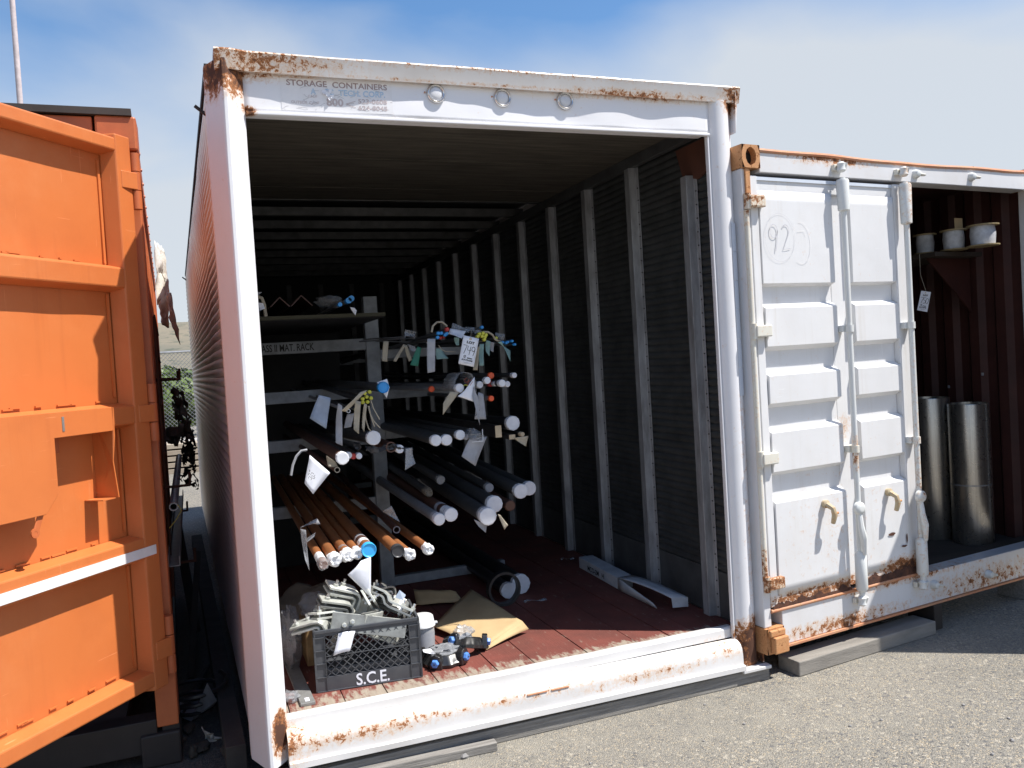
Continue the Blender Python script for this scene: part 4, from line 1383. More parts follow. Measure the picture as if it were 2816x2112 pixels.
# lower left shelf, ends in the sun
pipe(Z6, 470, 1112, 38, 0.33, 'wrap', 'copper_tube', 'milky_film', 'copper pipe end in crumpled clear plastic, outermost on the lower shelf', ztop=L3, bands=[(0.06, 0.16, 'bag_white')])
pipe(Z6, 557, 1078, 46, 0.35, 'wrap', 'copper_tube', 'bag_white', 'thick copper pipe with white wrapped end next to the clear plastic one', ztop=L3)
pipe(Z6, 652, 1045, 43, 0.36, 'wrap', 'copper_tube', 'bag_white', 'copper pipe with white wrapped end, second along from the blue cap', ztop=L3, bands=[(0.10, 0.13, 'milky_film')])
pipe(Z6, 727, 1030, 38, 0.40, 'wrap', 'copper_tube', 'bag_white', 'copper pipe with white wrapped end touching the blue capped pipe', ztop=L3)
pipe(Z6, 815, 1003, 51, 0.37, 'plug', 'copper_tube', 'sky_cap', 'taped pipe closed by a bright sky blue plastic cap', ztop=L3, bands=[(0.10, 0.15, 'bag_white'), (0.155, 0.20, 'brown_tube'), (0.205, 0.235, 'tag_grey')])
pipe(Z6, 1035, 1010, 45, 0.37, 'plug', 'copper_tube', 'charcoal_cap', 'copper pipe with dark charcoal end cap on the lower shelf', ztop=L3, yaw=-0.03)
pipe(Z6, 1130, 1040, 37, 0.36, 'wrap', 'copper_tube', 'bag_white', 'thin copper pipe with loose flapping white bag beside the charcoal cap', ztop=L3, yaw=-0.05)
pipe(Z6, 1270, 1000, 36, 0.40, 'wrap', 'copper_tube', 'bag_white', 'lone copper pipe with white bagged end farthest from the blue cap', ztop=L3, yaw=-0.06)
pipe(Z6, 1025, 848, 27, 0.66, 'open', 'brown_tube', 'grey_tube', 'open ended brown tube lying above the charcoal capped pipe', ztop=L3 + .06)
# middle left shelf
pipe(Z6, 615, 305, 47, 0.36, 'disc', 'brown_tube', 'paper_cap', 'brown pipe with brightly sunlit white end on the middle shelf', ztop=L2)
pipe(Z6, 660, 283, 25, 0.52, 'disc', 'dull_tube', 'paper_cap', 'small white ended pipe half hidden behind the sunlit one', ztop=L2)
pipe(Z6, 696, 290, 22, 0.53, 'disc', 'brown_tube', 'red_cap', 'little red ended pipe between two small white ends', ztop=L2)
pipe(Z6, 740, 288, 23, 0.52, 'disc', 'dull_tube', 'paper_cap', 'small white ended pipe beside the little red one', ztop=L2)
pipe(Z6, 726, 215, 27, 0.62, 'wrap', 'dull_tube', 'charcoal_cap', 'pipe end bundled in black plastic above the little red one', ztop=L2)
pipe(Z6, 850, 150, 53, 0.55, 'disc', 'dull_tube', 'paper_cap', 'big white ended pipe under the hanging yellow capped rods', ztop=L2)
pipe(Z6, 982, 220, 39, 0.56, 'ring', 'brown_tube', 'brown_tube', 'open dark red pipe next to a small white ended one', ztop=L2)
pipe(Z6, 1050, 235, 31, 0.56, 'disc', 'dull_tube', 'paper_cap', 'white ended pipe beside the open dark red pipe', ztop=L2)
pipe(Z6, 573, 393, 21, 0.40, 'open', 'brown_tube', 'stainless', 'narrow tube with shiny metal rim above the pointed white tag', ztop=L2 - .06)
# upper left shelf
pipe(Z5, 1035, 1010, 40, 0.50, 'plug', 'dull_tube', 'blue_cap', 'dark pipe with blue cap in a torn paper collar', ztop=L1)
for (x, y) in ((895, 1055), (932, 1045), (880, 1098), (910, 1083), (943, 1092), (880, 1124), (917, 1121)):
    pipe(Z5, x, y, 13, 0.50, 'small', 'dull_tube', 'yellow_cap', 'thin rod with yellow cap in the bundle over the big white pipe end', 'yellow capped rods on the left shelf', 'capped_rod', ztop=L1, cat='rod')
pipe(Z5, 830, 1178, 13, 0.47, 'small', 'dull_tube', 'yellow_cap', 'single yellow capped rod hanging below its bundle', name='capped_rod', ztop=L1 - .05, cat='rod')
pipe(Z5, 770, 1190, 14, 0.45, 'ring', 'grey_tube', 'paper_cap', 'slim white tube with open end beside the single yellow rod', name='tube', ztop=L1 - .05, cat='tube')
# right hand arms, first level
R0, R1, R2 = LV_R[1], LV_R[2], LV_R[3]
pipe(Z5, 1403, 1023, 21, 0.80, 'small', 'grey_tube', 'orange_cap', 'taped tube with bright orange cap standing apart on the right rack', ztop=R0)
pipe(Z5, 1615, 1015, 33, 0.55, 'disc', 'grey_tube', 'paper_cap', 'white ended pipe wrapped in papers beside the green ringed one', ztop=R0)
pipe(Z5, 1660, 1015, 26, 0.60, 'ring', 'dull_tube', 'yellow_cap', 'open pipe with yellow green rim beside a white end', ztop=R0)
pipe(Z5, 1855, 920, 23, 0.70, 'small', 'dull_tube', 'orange_cap', 'tube with dull orange cap above the cluster of small white ends', ztop=R0 + .05)
pipe(Z5, 1825, 957, 26, 0.62, 'disc', 'dull_tube', 'paper_cap', 'small white end just below the dull orange cap', ztop=R0)
pipe(Z5, 1768, 990, 26, 0.64, 'disc', 'dull_tube', 'paper_cap', 'small round white end nearest the hanging paper sheets', ztop=R0)
pipe(Z5, 1851, 982, 21, 0.75, 'small', 'dull_tube', 'red_cap', 'dark red cap among the small white ends', ztop=R0)
pipe(Z5, 1887, 982, 18, 0.70, 'disc', 'dull_tube', 'paper_cap', 'tiny white end beside the dark red cap', ztop=R0)
pipe(Z5, 1938, 978, 27, 0.62, 'disc', 'dull_tube', 'paper_cap', 'larger white end in the row right of the dark red cap', ztop=R0)
pipe(Z5, 1978, 985, 22, 0.66, 'disc', 'dull_tube', 'paper_cap', 'last white end of the row by the container wall', ztop=R0)
pipe(Z5, 1857, 1094, 20, 0.60, 'small', 'grey_tube', 'orange_cap', 'bright orange capped tube below the row of white ends', ztop=R0 - .06)
pipe(Z5, 2030, 918, 20, 0.70, 'disc', 'dull_tube', 'paper_cap', 'narrow pipe with white taped end set apart near the wall posts', ztop=R0 + .06)
# second level
pipe(Z5, 2020, 1282, 53, 0.75, 'disc', 'black_tube', 'paper_cap', 'large round white pipe end highest on the second right level', ztop=R1)
pipe(Z5, 1620, 1372, 36, 0.62, 'disc', 'dull_tube', 'paper_cap', 'white pipe end beside the crumpled clear bag', ztop=R1)
pipe(Z5, 1668, 1388, 20, 0.66, 'disc', 'dull_tube', 'paper_cap', 'small pale end squeezed against the crumpled clear bag', ztop=R1)
for x, y, q in ((1435, 1413, 'left'), (1517, 1410, 'right')):
    pipe(Z5, x, y, 41, 0.60, 'disc', 'dull_tube', 'paper_cap', 'white pipe end of an equal pair, on the side towards the ' + ('rack post' if q == 'left' else 'crumpled clear bag'), 'pair of white pipe ends on the right rack', ztop=R1)
pipe(Z5, 2092, 1367, 17, 0.70, 'disc', 'black_tube', 'tan_cap', 'thin dark bar with round tan end under the large white end', ztop=R1)
for (x, y, a, b, lb) in ((1908, 1345, 25, 46, 'square steel tube with tall tan end piece'), (2013, 1387, 25, 18, 'flat steel bar with small cream end piece')):
    tip = atY(Z5(x, y), 0.72)
    k = (800 / 2212 / D) * scale_at(tip)
    t = thing('square_tube', lb, 'tube', tip + V((0, 1.7, -b * k)))
    MB().box(tip.x - a * k, tip.x + a * k, 0.72, 4.1, tip.z - b * k, tip.z + b * k).build('tube', 'black_tube', t, bevel=0.003)
    MB().box(tip.x - a * k * .98, tip.x + a * k * .98, 0.715, 0.7195, tip.z - b * k * .98, tip.z + b * k * .98).build('end_cap', 'tan_cap', t)
# third level
TT = 'third right level'
pipe(Z6, 1770, 655, 62, 0.72, 'disc', 'dull_tube', 'paper_cap', 'big grey pipe with white end tucked behind the biggest one', ztop=R2 + .07)
pipe(Z6, 1720, 748, 65, 0.60, 'disc', 'dull_tube', 'paper_cap', 'biggest grey pipe with white end on the third right level', ztop=R2, bands=[(0.02, 0.07, 'tag_grey')])
pipe(Z6, 1440, 735, 50, 0.62, 'disc', 'brown_tube', 'paper_cap', 'brown pipe with torn white end beside a smaller white end', ztop=R2, yaw=-0.03, bands=[(0.05, 0.1, 'bag_white'), (0.16, 0.2, 'tag_grey')])
pipe(Z6, 1350, 770, 44, 0.62, 'disc', 'grey_tube', 'paper_cap', 'grey pipe with white end at the inner edge of the third level', ztop=R2, yaw=-0.04, bands=[(0.03, 0.08, 'tag_grey')])
pipe(Z6, 1970, 557, 54, 0.80, 'disc', 'dull_tube', 'paper_cap', 'white pipe end in front of the outermost one near the wall', ztop=R2 + .05)
pipe(Z6, 2035, 535, 52, 0.90, 'disc', 'dull_tube', 'paper_cap', 'outermost white pipe end on the third right level', ztop=R2 + .05)
pipe(Z6, 1888, 665, 40, 0.76, 'disc', 'brown_tube', 'brown_tube', 'bare brown pipe end beside the big grey pipes', ztop=R2)
pipe(Z6, 1360, 470, 33, 0.95, 'disc', 'dull_tube', 'milky_film', 'dim pipe end in crumpled film above the third level', ztop=R2 + .14)
pipe(Z6, 1265, 562, 32, 0.95, 'wrap', 'dull_tube', 'rag', 'dim pipe end with brown rag cover behind the third level', ztop=R2 + .1)
pipe(Z6, 1730, 530, 33, 0.95, 'disc', 'dull_tube', 'tag_grey', 'dim grey pipe end above the bare brown one', ztop=R2 + .1)
# on the floor
pipe(Z6, 1970, 1262, 72, 1.22, 'disc', 'black_tube', 'paper_cap', 'large black pipe with white end lying on the container floor', ln=3.0)
pipe(Z6, 1878, 1312, 58, 1.16, 'disc', 'black_tube', 'paper_cap', 'black floor pipe whose white end shows through the black ring', ln=3.0)
rp = atY(Z6(1846, 1330), 1.06)
rr = 130 * (800 / 2212 / D) * scale_at(rp)
o = MB().tube((rp.x, 1.05, FZ + rr), (rp.x, 1.10, FZ + rr), rr, rr * 0.86, 32).build('pipe_ring', 'black_tube', smooth=True)
tag(o, 'large thin black ring standing in front of the floor pipes', 'ring')
# top level: bundles of thin capped rods
for (x, y) in ((1455, 598), (1478, 597), (1507, 611), (1450, 630), (1520, 600)):
    pipe(Z5, x, y, 12, 0.62, 'small', 'dull_tube', 'blue_cap', 'thin rod with blue cap in the bundle beside the looped strap', 'blue capped rods by the strap', 'capped_rod', ztop=LV_R[0], cat='rod')
for (x, y) in ((1472, 633), (1495, 624)):
    pipe(Z5, x, y, 12, 0.66, 'small', 'dull_tube', 'red_cap', 'thin rod with red cap under the blue capped rods', 'red capped rods', 'capped_rod', ztop=LV_R[0], cat='rod')
pipe(Z5, 1522, 568, 15, 0.60, 'small', 'dull_tube', 'red_cap', 'thicker red capped rod at the end of the looped strap', name='capped_rod', ztop=LV_R[0], cat='rod')
for (x, y) in ((1768, 603), (1795, 597), (1818, 610), (1755, 622), (1788, 621), (1810, 626), (1805, 646)):
    pipe(Z5, x, y, 12, 0.58, 'small', 'dull_tube', 'yellow_cap', 'thin rod with yellow cap in the bundle behind the numbered lot tag', 'yellow capped rods behind the lot tag', 'capped_rod', ztop=LV_R[0], cat='rod')
pipe(Z5, 1787, 553, 12, 0.62, 'small', 'dull_tube', 'blue_cap', 'lone blue capped rod above the yellow bundle', name='capped_rod', ztop=LV_R[0] + .03, cat='rod')
pipe(Z5, 1895, 635, 12, 0.66, 'small', 'dull_tube', 'yellow_cap', 'lone yellow capped rod beside the blue sheathed rods', name='capped_rod', ztop=LV_R[0], cat='rod')
for (x, y) in ((1945, 666), (1985, 664), (2018, 657), (2038, 683), (1972, 672)):
    tip, r = pipe(Z5, x, y, 9, 0.60, 'small', 'dull_tube', 'blue_cap', 'thin rod with long blue sheath near the wall posts', 'blue sheathed rods near the wall', 'capped_rod', ztop=LV_R[0], cat='rod', yaw=-0.22, ln=1.6)
for k, (a, b) in enumerate((((1270, 634), (700, 672)), ((1365, 668), (840, 655)), ((1200, 626), (770, 652)))):
    p, q = atY(Z5(*a), 0.95), atY(Z5(*b), 2.3)
    o = MB().cyl(p, q, 0.0045, None, 6).build('welding_rod', 'grey_tube')
    tag(o, 'long thin bare rod slanting back across the top of the rack', 'rod', 'bare rods across the rack')
# angle irons and a bagged bundle on the top shelf
ZT = zoomer(680, 780, 400 / 2212)
for (x, y, lb) in ((490, 200, 'smaller'), (820, 170, 'larger')):
    c = atY(ZT(x, y), 1.3)
    s = 0.055 if lb == 'smaller' else 0.062
    mb = MB().prism([c, c + V((s, 0, -s)), c + V((s - .004, 0, -s - .004)), c + V((0, 0, -.008)), c + V((-s + .004, 0, -s - .004)), c + V((-s, 0, -s))], (0, 2.6, 0))
    o = mb.build('angle_iron', 'brown_tube')
    tag(o, lb + ' rusty angle iron lying ridge up on the top shelf', 'steel bar')


# ================================================================== PAPERS AND TAGS
def paper(z, q, y, mat, label, cat='paper tag', group=None, name='paper_tag', dy=(0, 0, 0, 0), curl=0.012, nu=4, nv=7, seed=0):
    """hanging sheet: corners top-left, top-right, bottom-right, bottom-left"""
    P = [atY(z(*p), y + d) for p, d in zip(q, dy)]
    n_ = (P[1] - P[0]).cross(P[3] - P[0]).normalized()

    def f(a, b):
        p = P[0].lerp(P[1], a).lerp(P[3].lerp(P[2], a), b)
        return p + n_ * (curl * math.sin(math.pi * b) * (0.6 + 0.4 * math.cos(seed + 3 * a)) + curl * 0.5 * noise.noise(p * 14 + V((seed, 0, 0))))
    o = MB().grid(f, nu, nv).build(name, mat, smooth=True, solid=0.0008, angle=80)
    if label:
        tag(o, label, cat, group)
    return o, P


paper(Z5, ((1370, 640), (1430, 640), (1428, 890), (1372, 900)), 0.56, 'tag_grey', 'long grey strip hanging beside the blue capped rods', 'paper strip', name='paper_strip')
paper(Z5, ((1035, 660), (1075, 660), (1065, 815), (1025, 810)), 0.95, 'tag_tan', 'pale strip hanging nearest the rack post', 'paper strip', name='paper_strip')
paper(Z5, ((1188, 680), (1205, 690), (1132, 815), (1110, 810)), 0.92, 'tag_tan', 'left half of the inverted V of tan strips', 'paper strip', name='paper_strip')
paper(Z5, ((1192, 690), (1215, 690), (1255, 800), (1230, 815)), 0.92, 'tag_tan', 'right half of the inverted V of tan strips', 'paper strip', name='paper_strip')
paper(Z5, ((1215, 680), (1275, 700), (1290, 740), (1250, 735)), 0.97, 'tag_grey', 'short grey flap above the green tag', 'paper strip', name='paper_strip')
paper(Z5, ((1295, 700), (1325, 710), (1300, 850), (1240, 840)), 0.86, 'tag_green', 'dark green tag hanging under the bare rods')
paper(Z5, ((1435, 715), (1475, 715), (1530, 790), (1440, 797)), 0.66, 'tag_teal', 'pale teal tag under the blue capped rods', seed=2)
paper(Z5, ((1570, 630), (1610, 630), (1610, 690), (1590, 690)), 0.66, 'tag_teal', 'small teal scrap behind the lot tag')
paper(Z5, ((1768, 680), (1800, 680), (1798, 845), (1765, 845)), 0.60, 'tag_teal', 'straight pale teal strip right of the lot tag', 'paper strip', name='paper_strip')
paper(Z5, ((1748, 710), (1770, 690), (1750, 880), (1715, 878)), 0.57, 'tag_tan', 'brown strip showing below the lot tag', 'paper strip', name='paper_strip', curl=0.02)
paper(Z5, ((1815, 650), (1850, 660), (1842, 775), (1815, 740)), 0.62, 'tag_teal', 'torn grey green strip under the yellow capped rods', 'paper strip', name='paper_strip')
paper(Z5, ((1850, 665), (1880, 670), (1872, 742), (1850, 730)), 0.66, 'tag_grey', 'short grey strip beside the torn green one', 'paper strip', name='paper_strip')
paper(Z5, ((1905, 670), (1935, 660), (2000, 815), (2000, 730)), 0.58, 'tag_teal', 'pointed teal tag dangling near the wall posts', dy=(0, 0, .03, .03))
paper(Z5, ((1545, 560), (1662, 582), (1632, 640), (1528, 600)), 0.58, 'tag_white', 'blank white label lying over the lot tag string', 'label', dy=(.05, .05, 0, 0))
o, _ = paper(Z5, ((1200, 570), (1290, 590), (1280, 625), (1195, 620)), 0.9, 'milky_film', 'crumpled clear film on the bare rods', 'plastic film', name='plastic_film', curl=0.03, seed=4)
for k, (x, y) in enumerate(((1595, 545), (1655, 560), (1700, 556), (1740, 575), (1925, 600))):
    paper(Z5, ((x - 40, y - 12), (x + 35, y + 8), (x + 30, y + 26), (x - 35, y + 22)), 0.66 + .02 * k, 'milky_film', 'scrap of clear film caught among the capped rods', 'plastic film', 'film scraps among the rods', 'plastic_film', dy=(.06, .03, 0, 0), curl=0.03, seed=k)
# looped tan straps
for (pts, lb) in ((((1402, 590), (1410, 545), (1440, 515), (1480, 512), (1518, 545)), 'looped tan strap arching over the blue capped rods'),
                  (((1770, 590), (1830, 588), (1865, 610), (1885, 645), (1930, 665)), 'tan strap trailing from the yellow capped rods'),
                  (((1455, 690), (1475, 720), (1510, 738), (1585, 740)), 'thin pale tie curling below the blue capped rods')):
    o = MB().sweep([atY(Z5(*p), 0.60 + 0.01 * i) for i, p in enumerate(pts)], 0.0055 if 'thin' not in lb else .002, 6).build('strap', 'tag_tan', smooth=True)
    tag(o, lb, 'strap')
# lot tag 749
t749, P = paper(Z5, ((1645, 613), (1762, 640), (1722, 855), (1605, 830)), 0.52, 'tag_white', 'white lot tag numbered 749 hanging from the rods', 'lot tag', name='lot_tag', curl=0.0)


def lot_print(t, P, num, ink='ink'):
    ex, ey = (P[1] - P[0]), (P[0] - P[3])
    wd, ht = ex.length, ey.length
    n_ = ex.cross(ey).normalized()
    if n_.dot(CAM - P[0]) < 0:
        n_ = -n_
    base = P[3] + n_ * 0.0015
    o2 = base
    Mx = Matrix.Translation((0, 0, 0))
    def at(u, v):
        return base + ex * u + ey * v
    def MF(u, v):
        return frame(at(u, v), ex, ey)
    lettering('print', 'LOT', ink, t, MF(0.27, 0.76), ht * 0.115, wd * 0.50, bold=ht * 0.006)
    strokes('marker_number', digits(num, ht * 0.30, wd * 0.27), ink, t, MF(0.10, 0.38), ht * 0.018)
    lettering('print', 'AUCTIONS', ink, t, MF(0.14, 0.155), ht * 0.075, wd * 0.72, bold=0.0005)
    strokes('logo', [arc(0.30 * wd, 0.30 * ht, .07 * wd, .025 * ht, 0, 360, 10), [(.24 * wd, .25 * ht), (.36 * wd, .25 * ht)], [(.28 * wd, .34 * ht), (.36 * wd, .32 * ht)], [(.46 * wd, .27 * ht), (.8 * wd, .265 * ht)], [(.46 * wd, .25 * ht), (.8 * wd, .245 * ht)]], ink, t, MF(0, 0), ht * 0.016)
    strokes('small_print', [[(.25 * wd, .10 * ht), (.80 * wd, .10 * ht)], [(.33 * wd, .07 * ht), (.7 * wd, .07 * ht)]], 'tag_grey', t, MF(0, 0), ht * 0.010)
    c = at(0.47, 0.925)
    MB().tube(c, c + n_ * 0.001, wd * 0.075, wd * 0.03, 14).build('eyelet', 'tan_cap', t)


lot_print(t749, P, '749')
o = MB().sweep([atY(Z5(1700, 632), 0.515), atY(Z5(1702, 590), 0.56), atY(Z5(1712, 560), 0.66)], 0.0015, 5).build('tag_string', 'tag_tan', t749)
# papers round the second right bundle
paper(Z5, ((1545, 1040), (1610, 1050), (1487, 1220), (1490, 1130)), 0.54, 'tag_tan', 'tan sheet folded to a point left of the white pipe end', 'paper sheet', name='paper_sheet', curl=.004)
o, P = paper(Z5, ((1650, 1035), (1728, 930), (1728, 1122), (1600, 1078)), 0.53, 'tag_white', 'white sheet with red handwriting under the pipe bundle', 'paper sheet', name='paper_sheet', curl=.004)
strokes('handwriting', [arc(0.02, 0.02, .012, .010, 20, 330, 10), [(0.0, .0), (.02, .008), (.04, .0)], [(.01, -.012), (.035, -.010)]], 'ink_red', o, frame(P[3].lerp(P[1], .55) + V((0, -.006, 0)), P[1] - P[0], UP), .002)
paper(Z5, ((1722, 1000), (1760, 1110), (1768, 1300), (1712, 1075)), 0.52, 'tag_grey', 'long grey dart of paper hanging from the pipe bundle', 'paper sheet', name='paper_sheet', curl=.006)
o, P = paper(Z5, ((1755, 1045), (1795, 1060), (1818, 1252), (1728, 1252)), 0.58, 'tag_grey', 'grey inventory slip with black marks behind the paper dart', 'paper sheet', name='paper_sheet', curl=.004)
strokes('handwriting', [[(0.01 * i % .03, .02 + .012 * i), (.018 + .004 * (i % 3), .026 + .012 * i)] for i in range(5)], 'ink', o, frame(P[3] + V((0, -.006, 0)), P[2] - P[3], UP), .003)
ctr = [atY(Z5(x, y), 0.58) for x, y in ((1570, 1020), (1585, 960), (1615, 905), (1660, 895), (1705, 905), (1735, 960), (1750, 1020))]
o = MB().loft([[p + V((0, 0.0, 0)) for p in ctr], [p + V((0, 0.22, 0.0)) for p in ctr]], closed=False, caps=False).build('plastic_hood', 'milky_film', smooth=True, solid=0.001)
tag(o, 'clear plastic hood bent over the paper wrapped pipe end', 'plastic film')
# left bundle papers
paper(Z5, ((545, 1068), (635, 1090), (600, 1325), (475, 1245)), 0.46, 'tag_blue', 'large blue grey card hanging at the left of the yellow rods', curl=.01)
paper(Z5, ((690, 1130), (722, 1150), (725, 1455), (672, 1430)), 0.44, 'tag_grey', 'long twisted grey strip beside the blue grey card', 'paper strip', name='paper_strip', curl=.03)
paper(Z5, ((860, 1045), (915, 1030), (752, 1195), (710, 1190)), 0.45, 'tag_tan', 'wide tan strip slanting down from the yellow rods', 'paper strip', name='paper_strip', curl=-.015)
paper(Z5, ((822, 1110), (865, 1120), (848, 1365), (808, 1330)), 0.44, 'tag_tan', 'straight tan strip under the single yellow rod', 'paper strip', name='paper_strip')
paper(Z5, ((888, 1130), (910, 1140), (890, 1348), (872, 1320)), 0.44, 'tag_tan', 'narrow tan strip beside the thin curling ties', 'paper strip', name='paper_strip')
paper(Z5, ((760, 1215), (815, 1205), (790, 1310), (735, 1320)), 0.60, 'tag_grey', 'dim grey card behind the straight tan strip', curl=.01)
for k, (pts, lb) in enumerate((([(940, 1110), (960, 1170), (985, 1215), (1008, 1255)], 'thin tan tie fanning out highest from the yellow rods'), ([(918, 1150), (935, 1210), (965, 1270), (1010, 1318)], 'thin tan tie curving out towards the rack post'), ([(925, 1150), (940, 1230), (968, 1310)], 'short thin tan tie below the yellow rods'), ([(895, 1145), (900, 1250), (922, 1320), (942, 1345)], 'thin tan tie reaching down to the big white pipe end'))):
    o = MB().sweep([atY(Z5(*p), 0.46) for p in pts], 0.0032, 5).build('tie', 'tag_tan', smooth=True)
    tag(o, lb, 'tie')
paper(Z5, ((985, 972), (1062, 945), (1082, 1010), (1060, 1092)), 0.53, 'tag_white', 'torn white paper collar round the blue capped pipe', 'paper sheet', name='paper_sheet', curl=.006)
o, P = paper(Z6, ((365, 280), (520, 415), (390, 577), (325, 495)), 0.38, 'tag_white', 'pointed white tag with black handwriting under the middle shelf', curl=.003)
strokes('handwriting', [[(0.0, .03), (.004, .04)], [(-.012, .018), (-.004, .026), (.0, .015), (.008, .024), (.014, .014)], [(-.016, .004), (-.008, .013), (-.004, .002), (.004, .010), (.010, .0), (.018, .008)], [(-.008, -.008), (.0, .0), (.008, -.008), (.014, -.002)]], 'ink', o, frame(P[0].lerp(P[2], .58) + V((0, -.008, 0)), P[1] - P[3], UP), .0022)
paper(Z6, ((490, 285), (560, 330), (582, 375), (505, 370)), 0.43, 'tag_tan', 'brown paper scrap hugging the shiny rimmed tube', 'paper scrap', name='paper_scrap')
o = MB().sweep([atY(Z6(*p), 0.42) for p in ((222, 435), (235, 360), (262, 290), (300, 248), (345, 240))], 0.006, 5).build('strap', 'tag_grey', smooth=True)
tag(o, 'grey strap looping down left of the pointed white tag', 'strap')
o, _ = paper(Z5, ((1205, 1475), (1255, 1470), (1280, 1590), (1200, 1640)), 0.50, 'milky_film', 'blackened shred of plastic hanging below the small white ends', 'plastic film', name='plastic_film', curl=.02, seed=3)
mb = MB()
mb.grid(lambda a, b: atY(Z5(900 + 360 * a, 1455 + 40 * b + 14 * math.sin(a * 9)), 0.56) + V((0.0, 0.03 * noise.noise(V((a * 8, b * 6, 0))), 0.015 * noise.noise(V((a * 11, b * 5, 4))))), 18, 4)
o = mb.build('plastic_sheet', 'charcoal_cap', smooth=True, solid=0.001)
tag(o, 'crumpled black plastic sheet between the middle shelf pipes', 'plastic sheet')
# right level two tags and film
paper(Z5, ((1690, 1400), (1822, 1385), (1735, 1608), (1630, 1535)), 0.58, 'tag_grey', 'big grey tag hanging under the crumpled clear bag', curl=.008)
paper(Z5, ((2025, 1395), (2137, 1378), (2120, 1460), (2075, 1432)), 0.66, 'tag_tan', 'tan paper flap under the round tan bar end', curl=.006)
paper(Z6, ((1795, 730), (1812, 735), (1872, 812), (1845, 848)), 0.58, 'tag_tan', 'small cream tag below the biggest grey pipe', curl=.004)
paper(Z6, ((1612, 770), (1712, 812), (1704, 872), (1650, 825)), 0.62, 'tag_grey', 'dim brown flap under the biggest grey pipe', curl=.004)
# lower left papers
o, P = paper(Z6, ((752, 1085), (828, 1055), (826, 1360), (652, 1190)), 0.36, 'tag_white', None, curl=-.02, nu=8)
tag(o, 'large folded white tag dangling below the sky blue cap', 'paper tag')
paper(Z6, ((292, 840), (335, 850), (362, 1160), (330, 1080)), 0.42, 'milky_film', 'dull plastic strip hanging at the edge of the lower shelf', 'plastic film', name='plastic_film', curl=.02)
paper(Z6, ((290, 830), (420, 760), (445, 805), (330, 805)), 0.52, 'milky_film', 'grey plastic wrap lying over the outer copper pipes', 'plastic film', name='plastic_film', curl=.02)
paper(Z6, ((330, 920), (410, 870), (400, 900), (345, 945)), 0.38, 'milky_film', 'curled bit of plastic on the outermost copper pipe', 'plastic film', name='plastic_film', curl=.01)
paper(Z6, ((915, 710), (985, 665), (1050, 790), (1000, 760)), 0.62, 'milky_film', 'clear plastic cone behind the open brown tube', 'plastic film', name='plastic_film', curl=.03)
paper(Z5, ((48, 290), (112, 285), (70, 320), (50, 330)), 0.9, 'tag_grey', 'pale card edge beside the door post on the top shelf', 'card', name='card')
paper(Z5, ((85, 365), (120, 370), (135, 410), (92, 428)), 0.9, 'tag_white', 'small white tag on the top shelf beside the door post')
paper(Z5, ((780, 400), (815, 405), (832, 425), (822, 462)), 1.1, 'tag_white', 'small white tag hanging from the bagged bundle on the top shelf')
o = MB().sweep([atY(Z5(*p), 0.95) for p in ((75, 320), (110, 330), (128, 380), (142, 470))], 0.009, 6).build('strap', 'tag_tan', smooth=True)
tag(o, 'olive strap hanging from the top shelf beside the door post', 'strap')


def blob(mb, c, rx, ry, rz, amp=0.3, fq=2.0, seed=0, nu=16, nv=10, M=None):
    c = V(c)
    rows = []
    for j in range(nv + 1):
        th = math.pi * j / nv
        row = []
        for i in range(nu):
            ph = 2 * math.pi * i / nu
            d = V((math.sin(th) * math.cos(ph), math.sin(th) * math.sin(ph), math.cos(th)))
            k = 1 + amp * noise.noise(d * fq + V((seed, seed * 1.7, 0))) + amp * 0.5 * noise.noise(d * fq * 2.7 + V((0, seed, 3)))
            q = V((d.x * rx * k, d.y * ry * k, d.z * rz * k))
            row.append(c + (M @ q if M else q))
        rows.append(row)
    mb.loft(rows, True, False)
    return mb


c = atY(Z5(640, 345), 1.2)
t = thing('bagged_bundle', 'bundle of rods in a clear bag with blue caps on the top shelf', 'bundle', (c.x, 1.25, 1.935))
blob(MB(), c + V((0.0, 0.1, 0.0)), 0.075, 0.14, 0.032, 0.35, 2.5, 3).build('bag', 'milky_film', t, True)
for k, (x, y) in enumerate(((705, 380), (770, 350), (790, 335))):
    q = atY(Z5(x, y), 1.1)
    MB().cyl(q, q + V((0, 1.2, 0)), 0.012, None, 10).build('rod', 'grey_tube', t, True)
    MB().cyl(q - V((0, .01, 0)), q + V((0, .05, 0)), 0.017 if k else .012, None, 12).build('rod_cap', 'blue_cap', t, True)
c = atY(Z5(1735, 1372), 0.60)
t = thing('bagged_tube', 'square tube end sealed in a crumpled clear bag on the second right level', 'tube', (c.x, 1.5, c.z - .03))
MB().box(c.x - 0.025, c.x + 0.025, 0.64, 3.6, c.z - 0.025, c.z + 0.025).build('tube', 'dull_tube', t, bevel=.003)
blob(MB(), c + V((-0.005, 0.02, 0)), 0.042, 0.07, 0.032, 0.45, 2.5, 8).build('bag', 'milky_film', t, True)
MB().box(c.x + 0.028, c.x + 0.031, 0.565, 0.57, c.z - 0.028, c.z + 0.03).build('bag_seam', 'bag_white', t)
MB().box(c.x - 0.03, c.x + 0.031, 0.565, 0.57, c.z - 0.034, c.z - 0.031).build('bag_seam', 'bag_white', t)

# ================================================================== THINGS ON THE CONTAINER FLOOR
# milk crate
CO = V((0.23, 0.268, FZ + 0.001))
ce = V((0.9945, -0.105, 0))
cn = V((0.105, 0.9945, 0))                 # into the container
CW, CD, CH = 0.488, 0.33, 0.285


def cl(u, v, w_):
    return CO + ce * u + cn * v + UP * w_


crate = thing('milk_crate', 'dark grey plastic milk crate lettered S.C.E. full of metal clamps', 'crate', cl(CW / 2, CD / 2, 0))


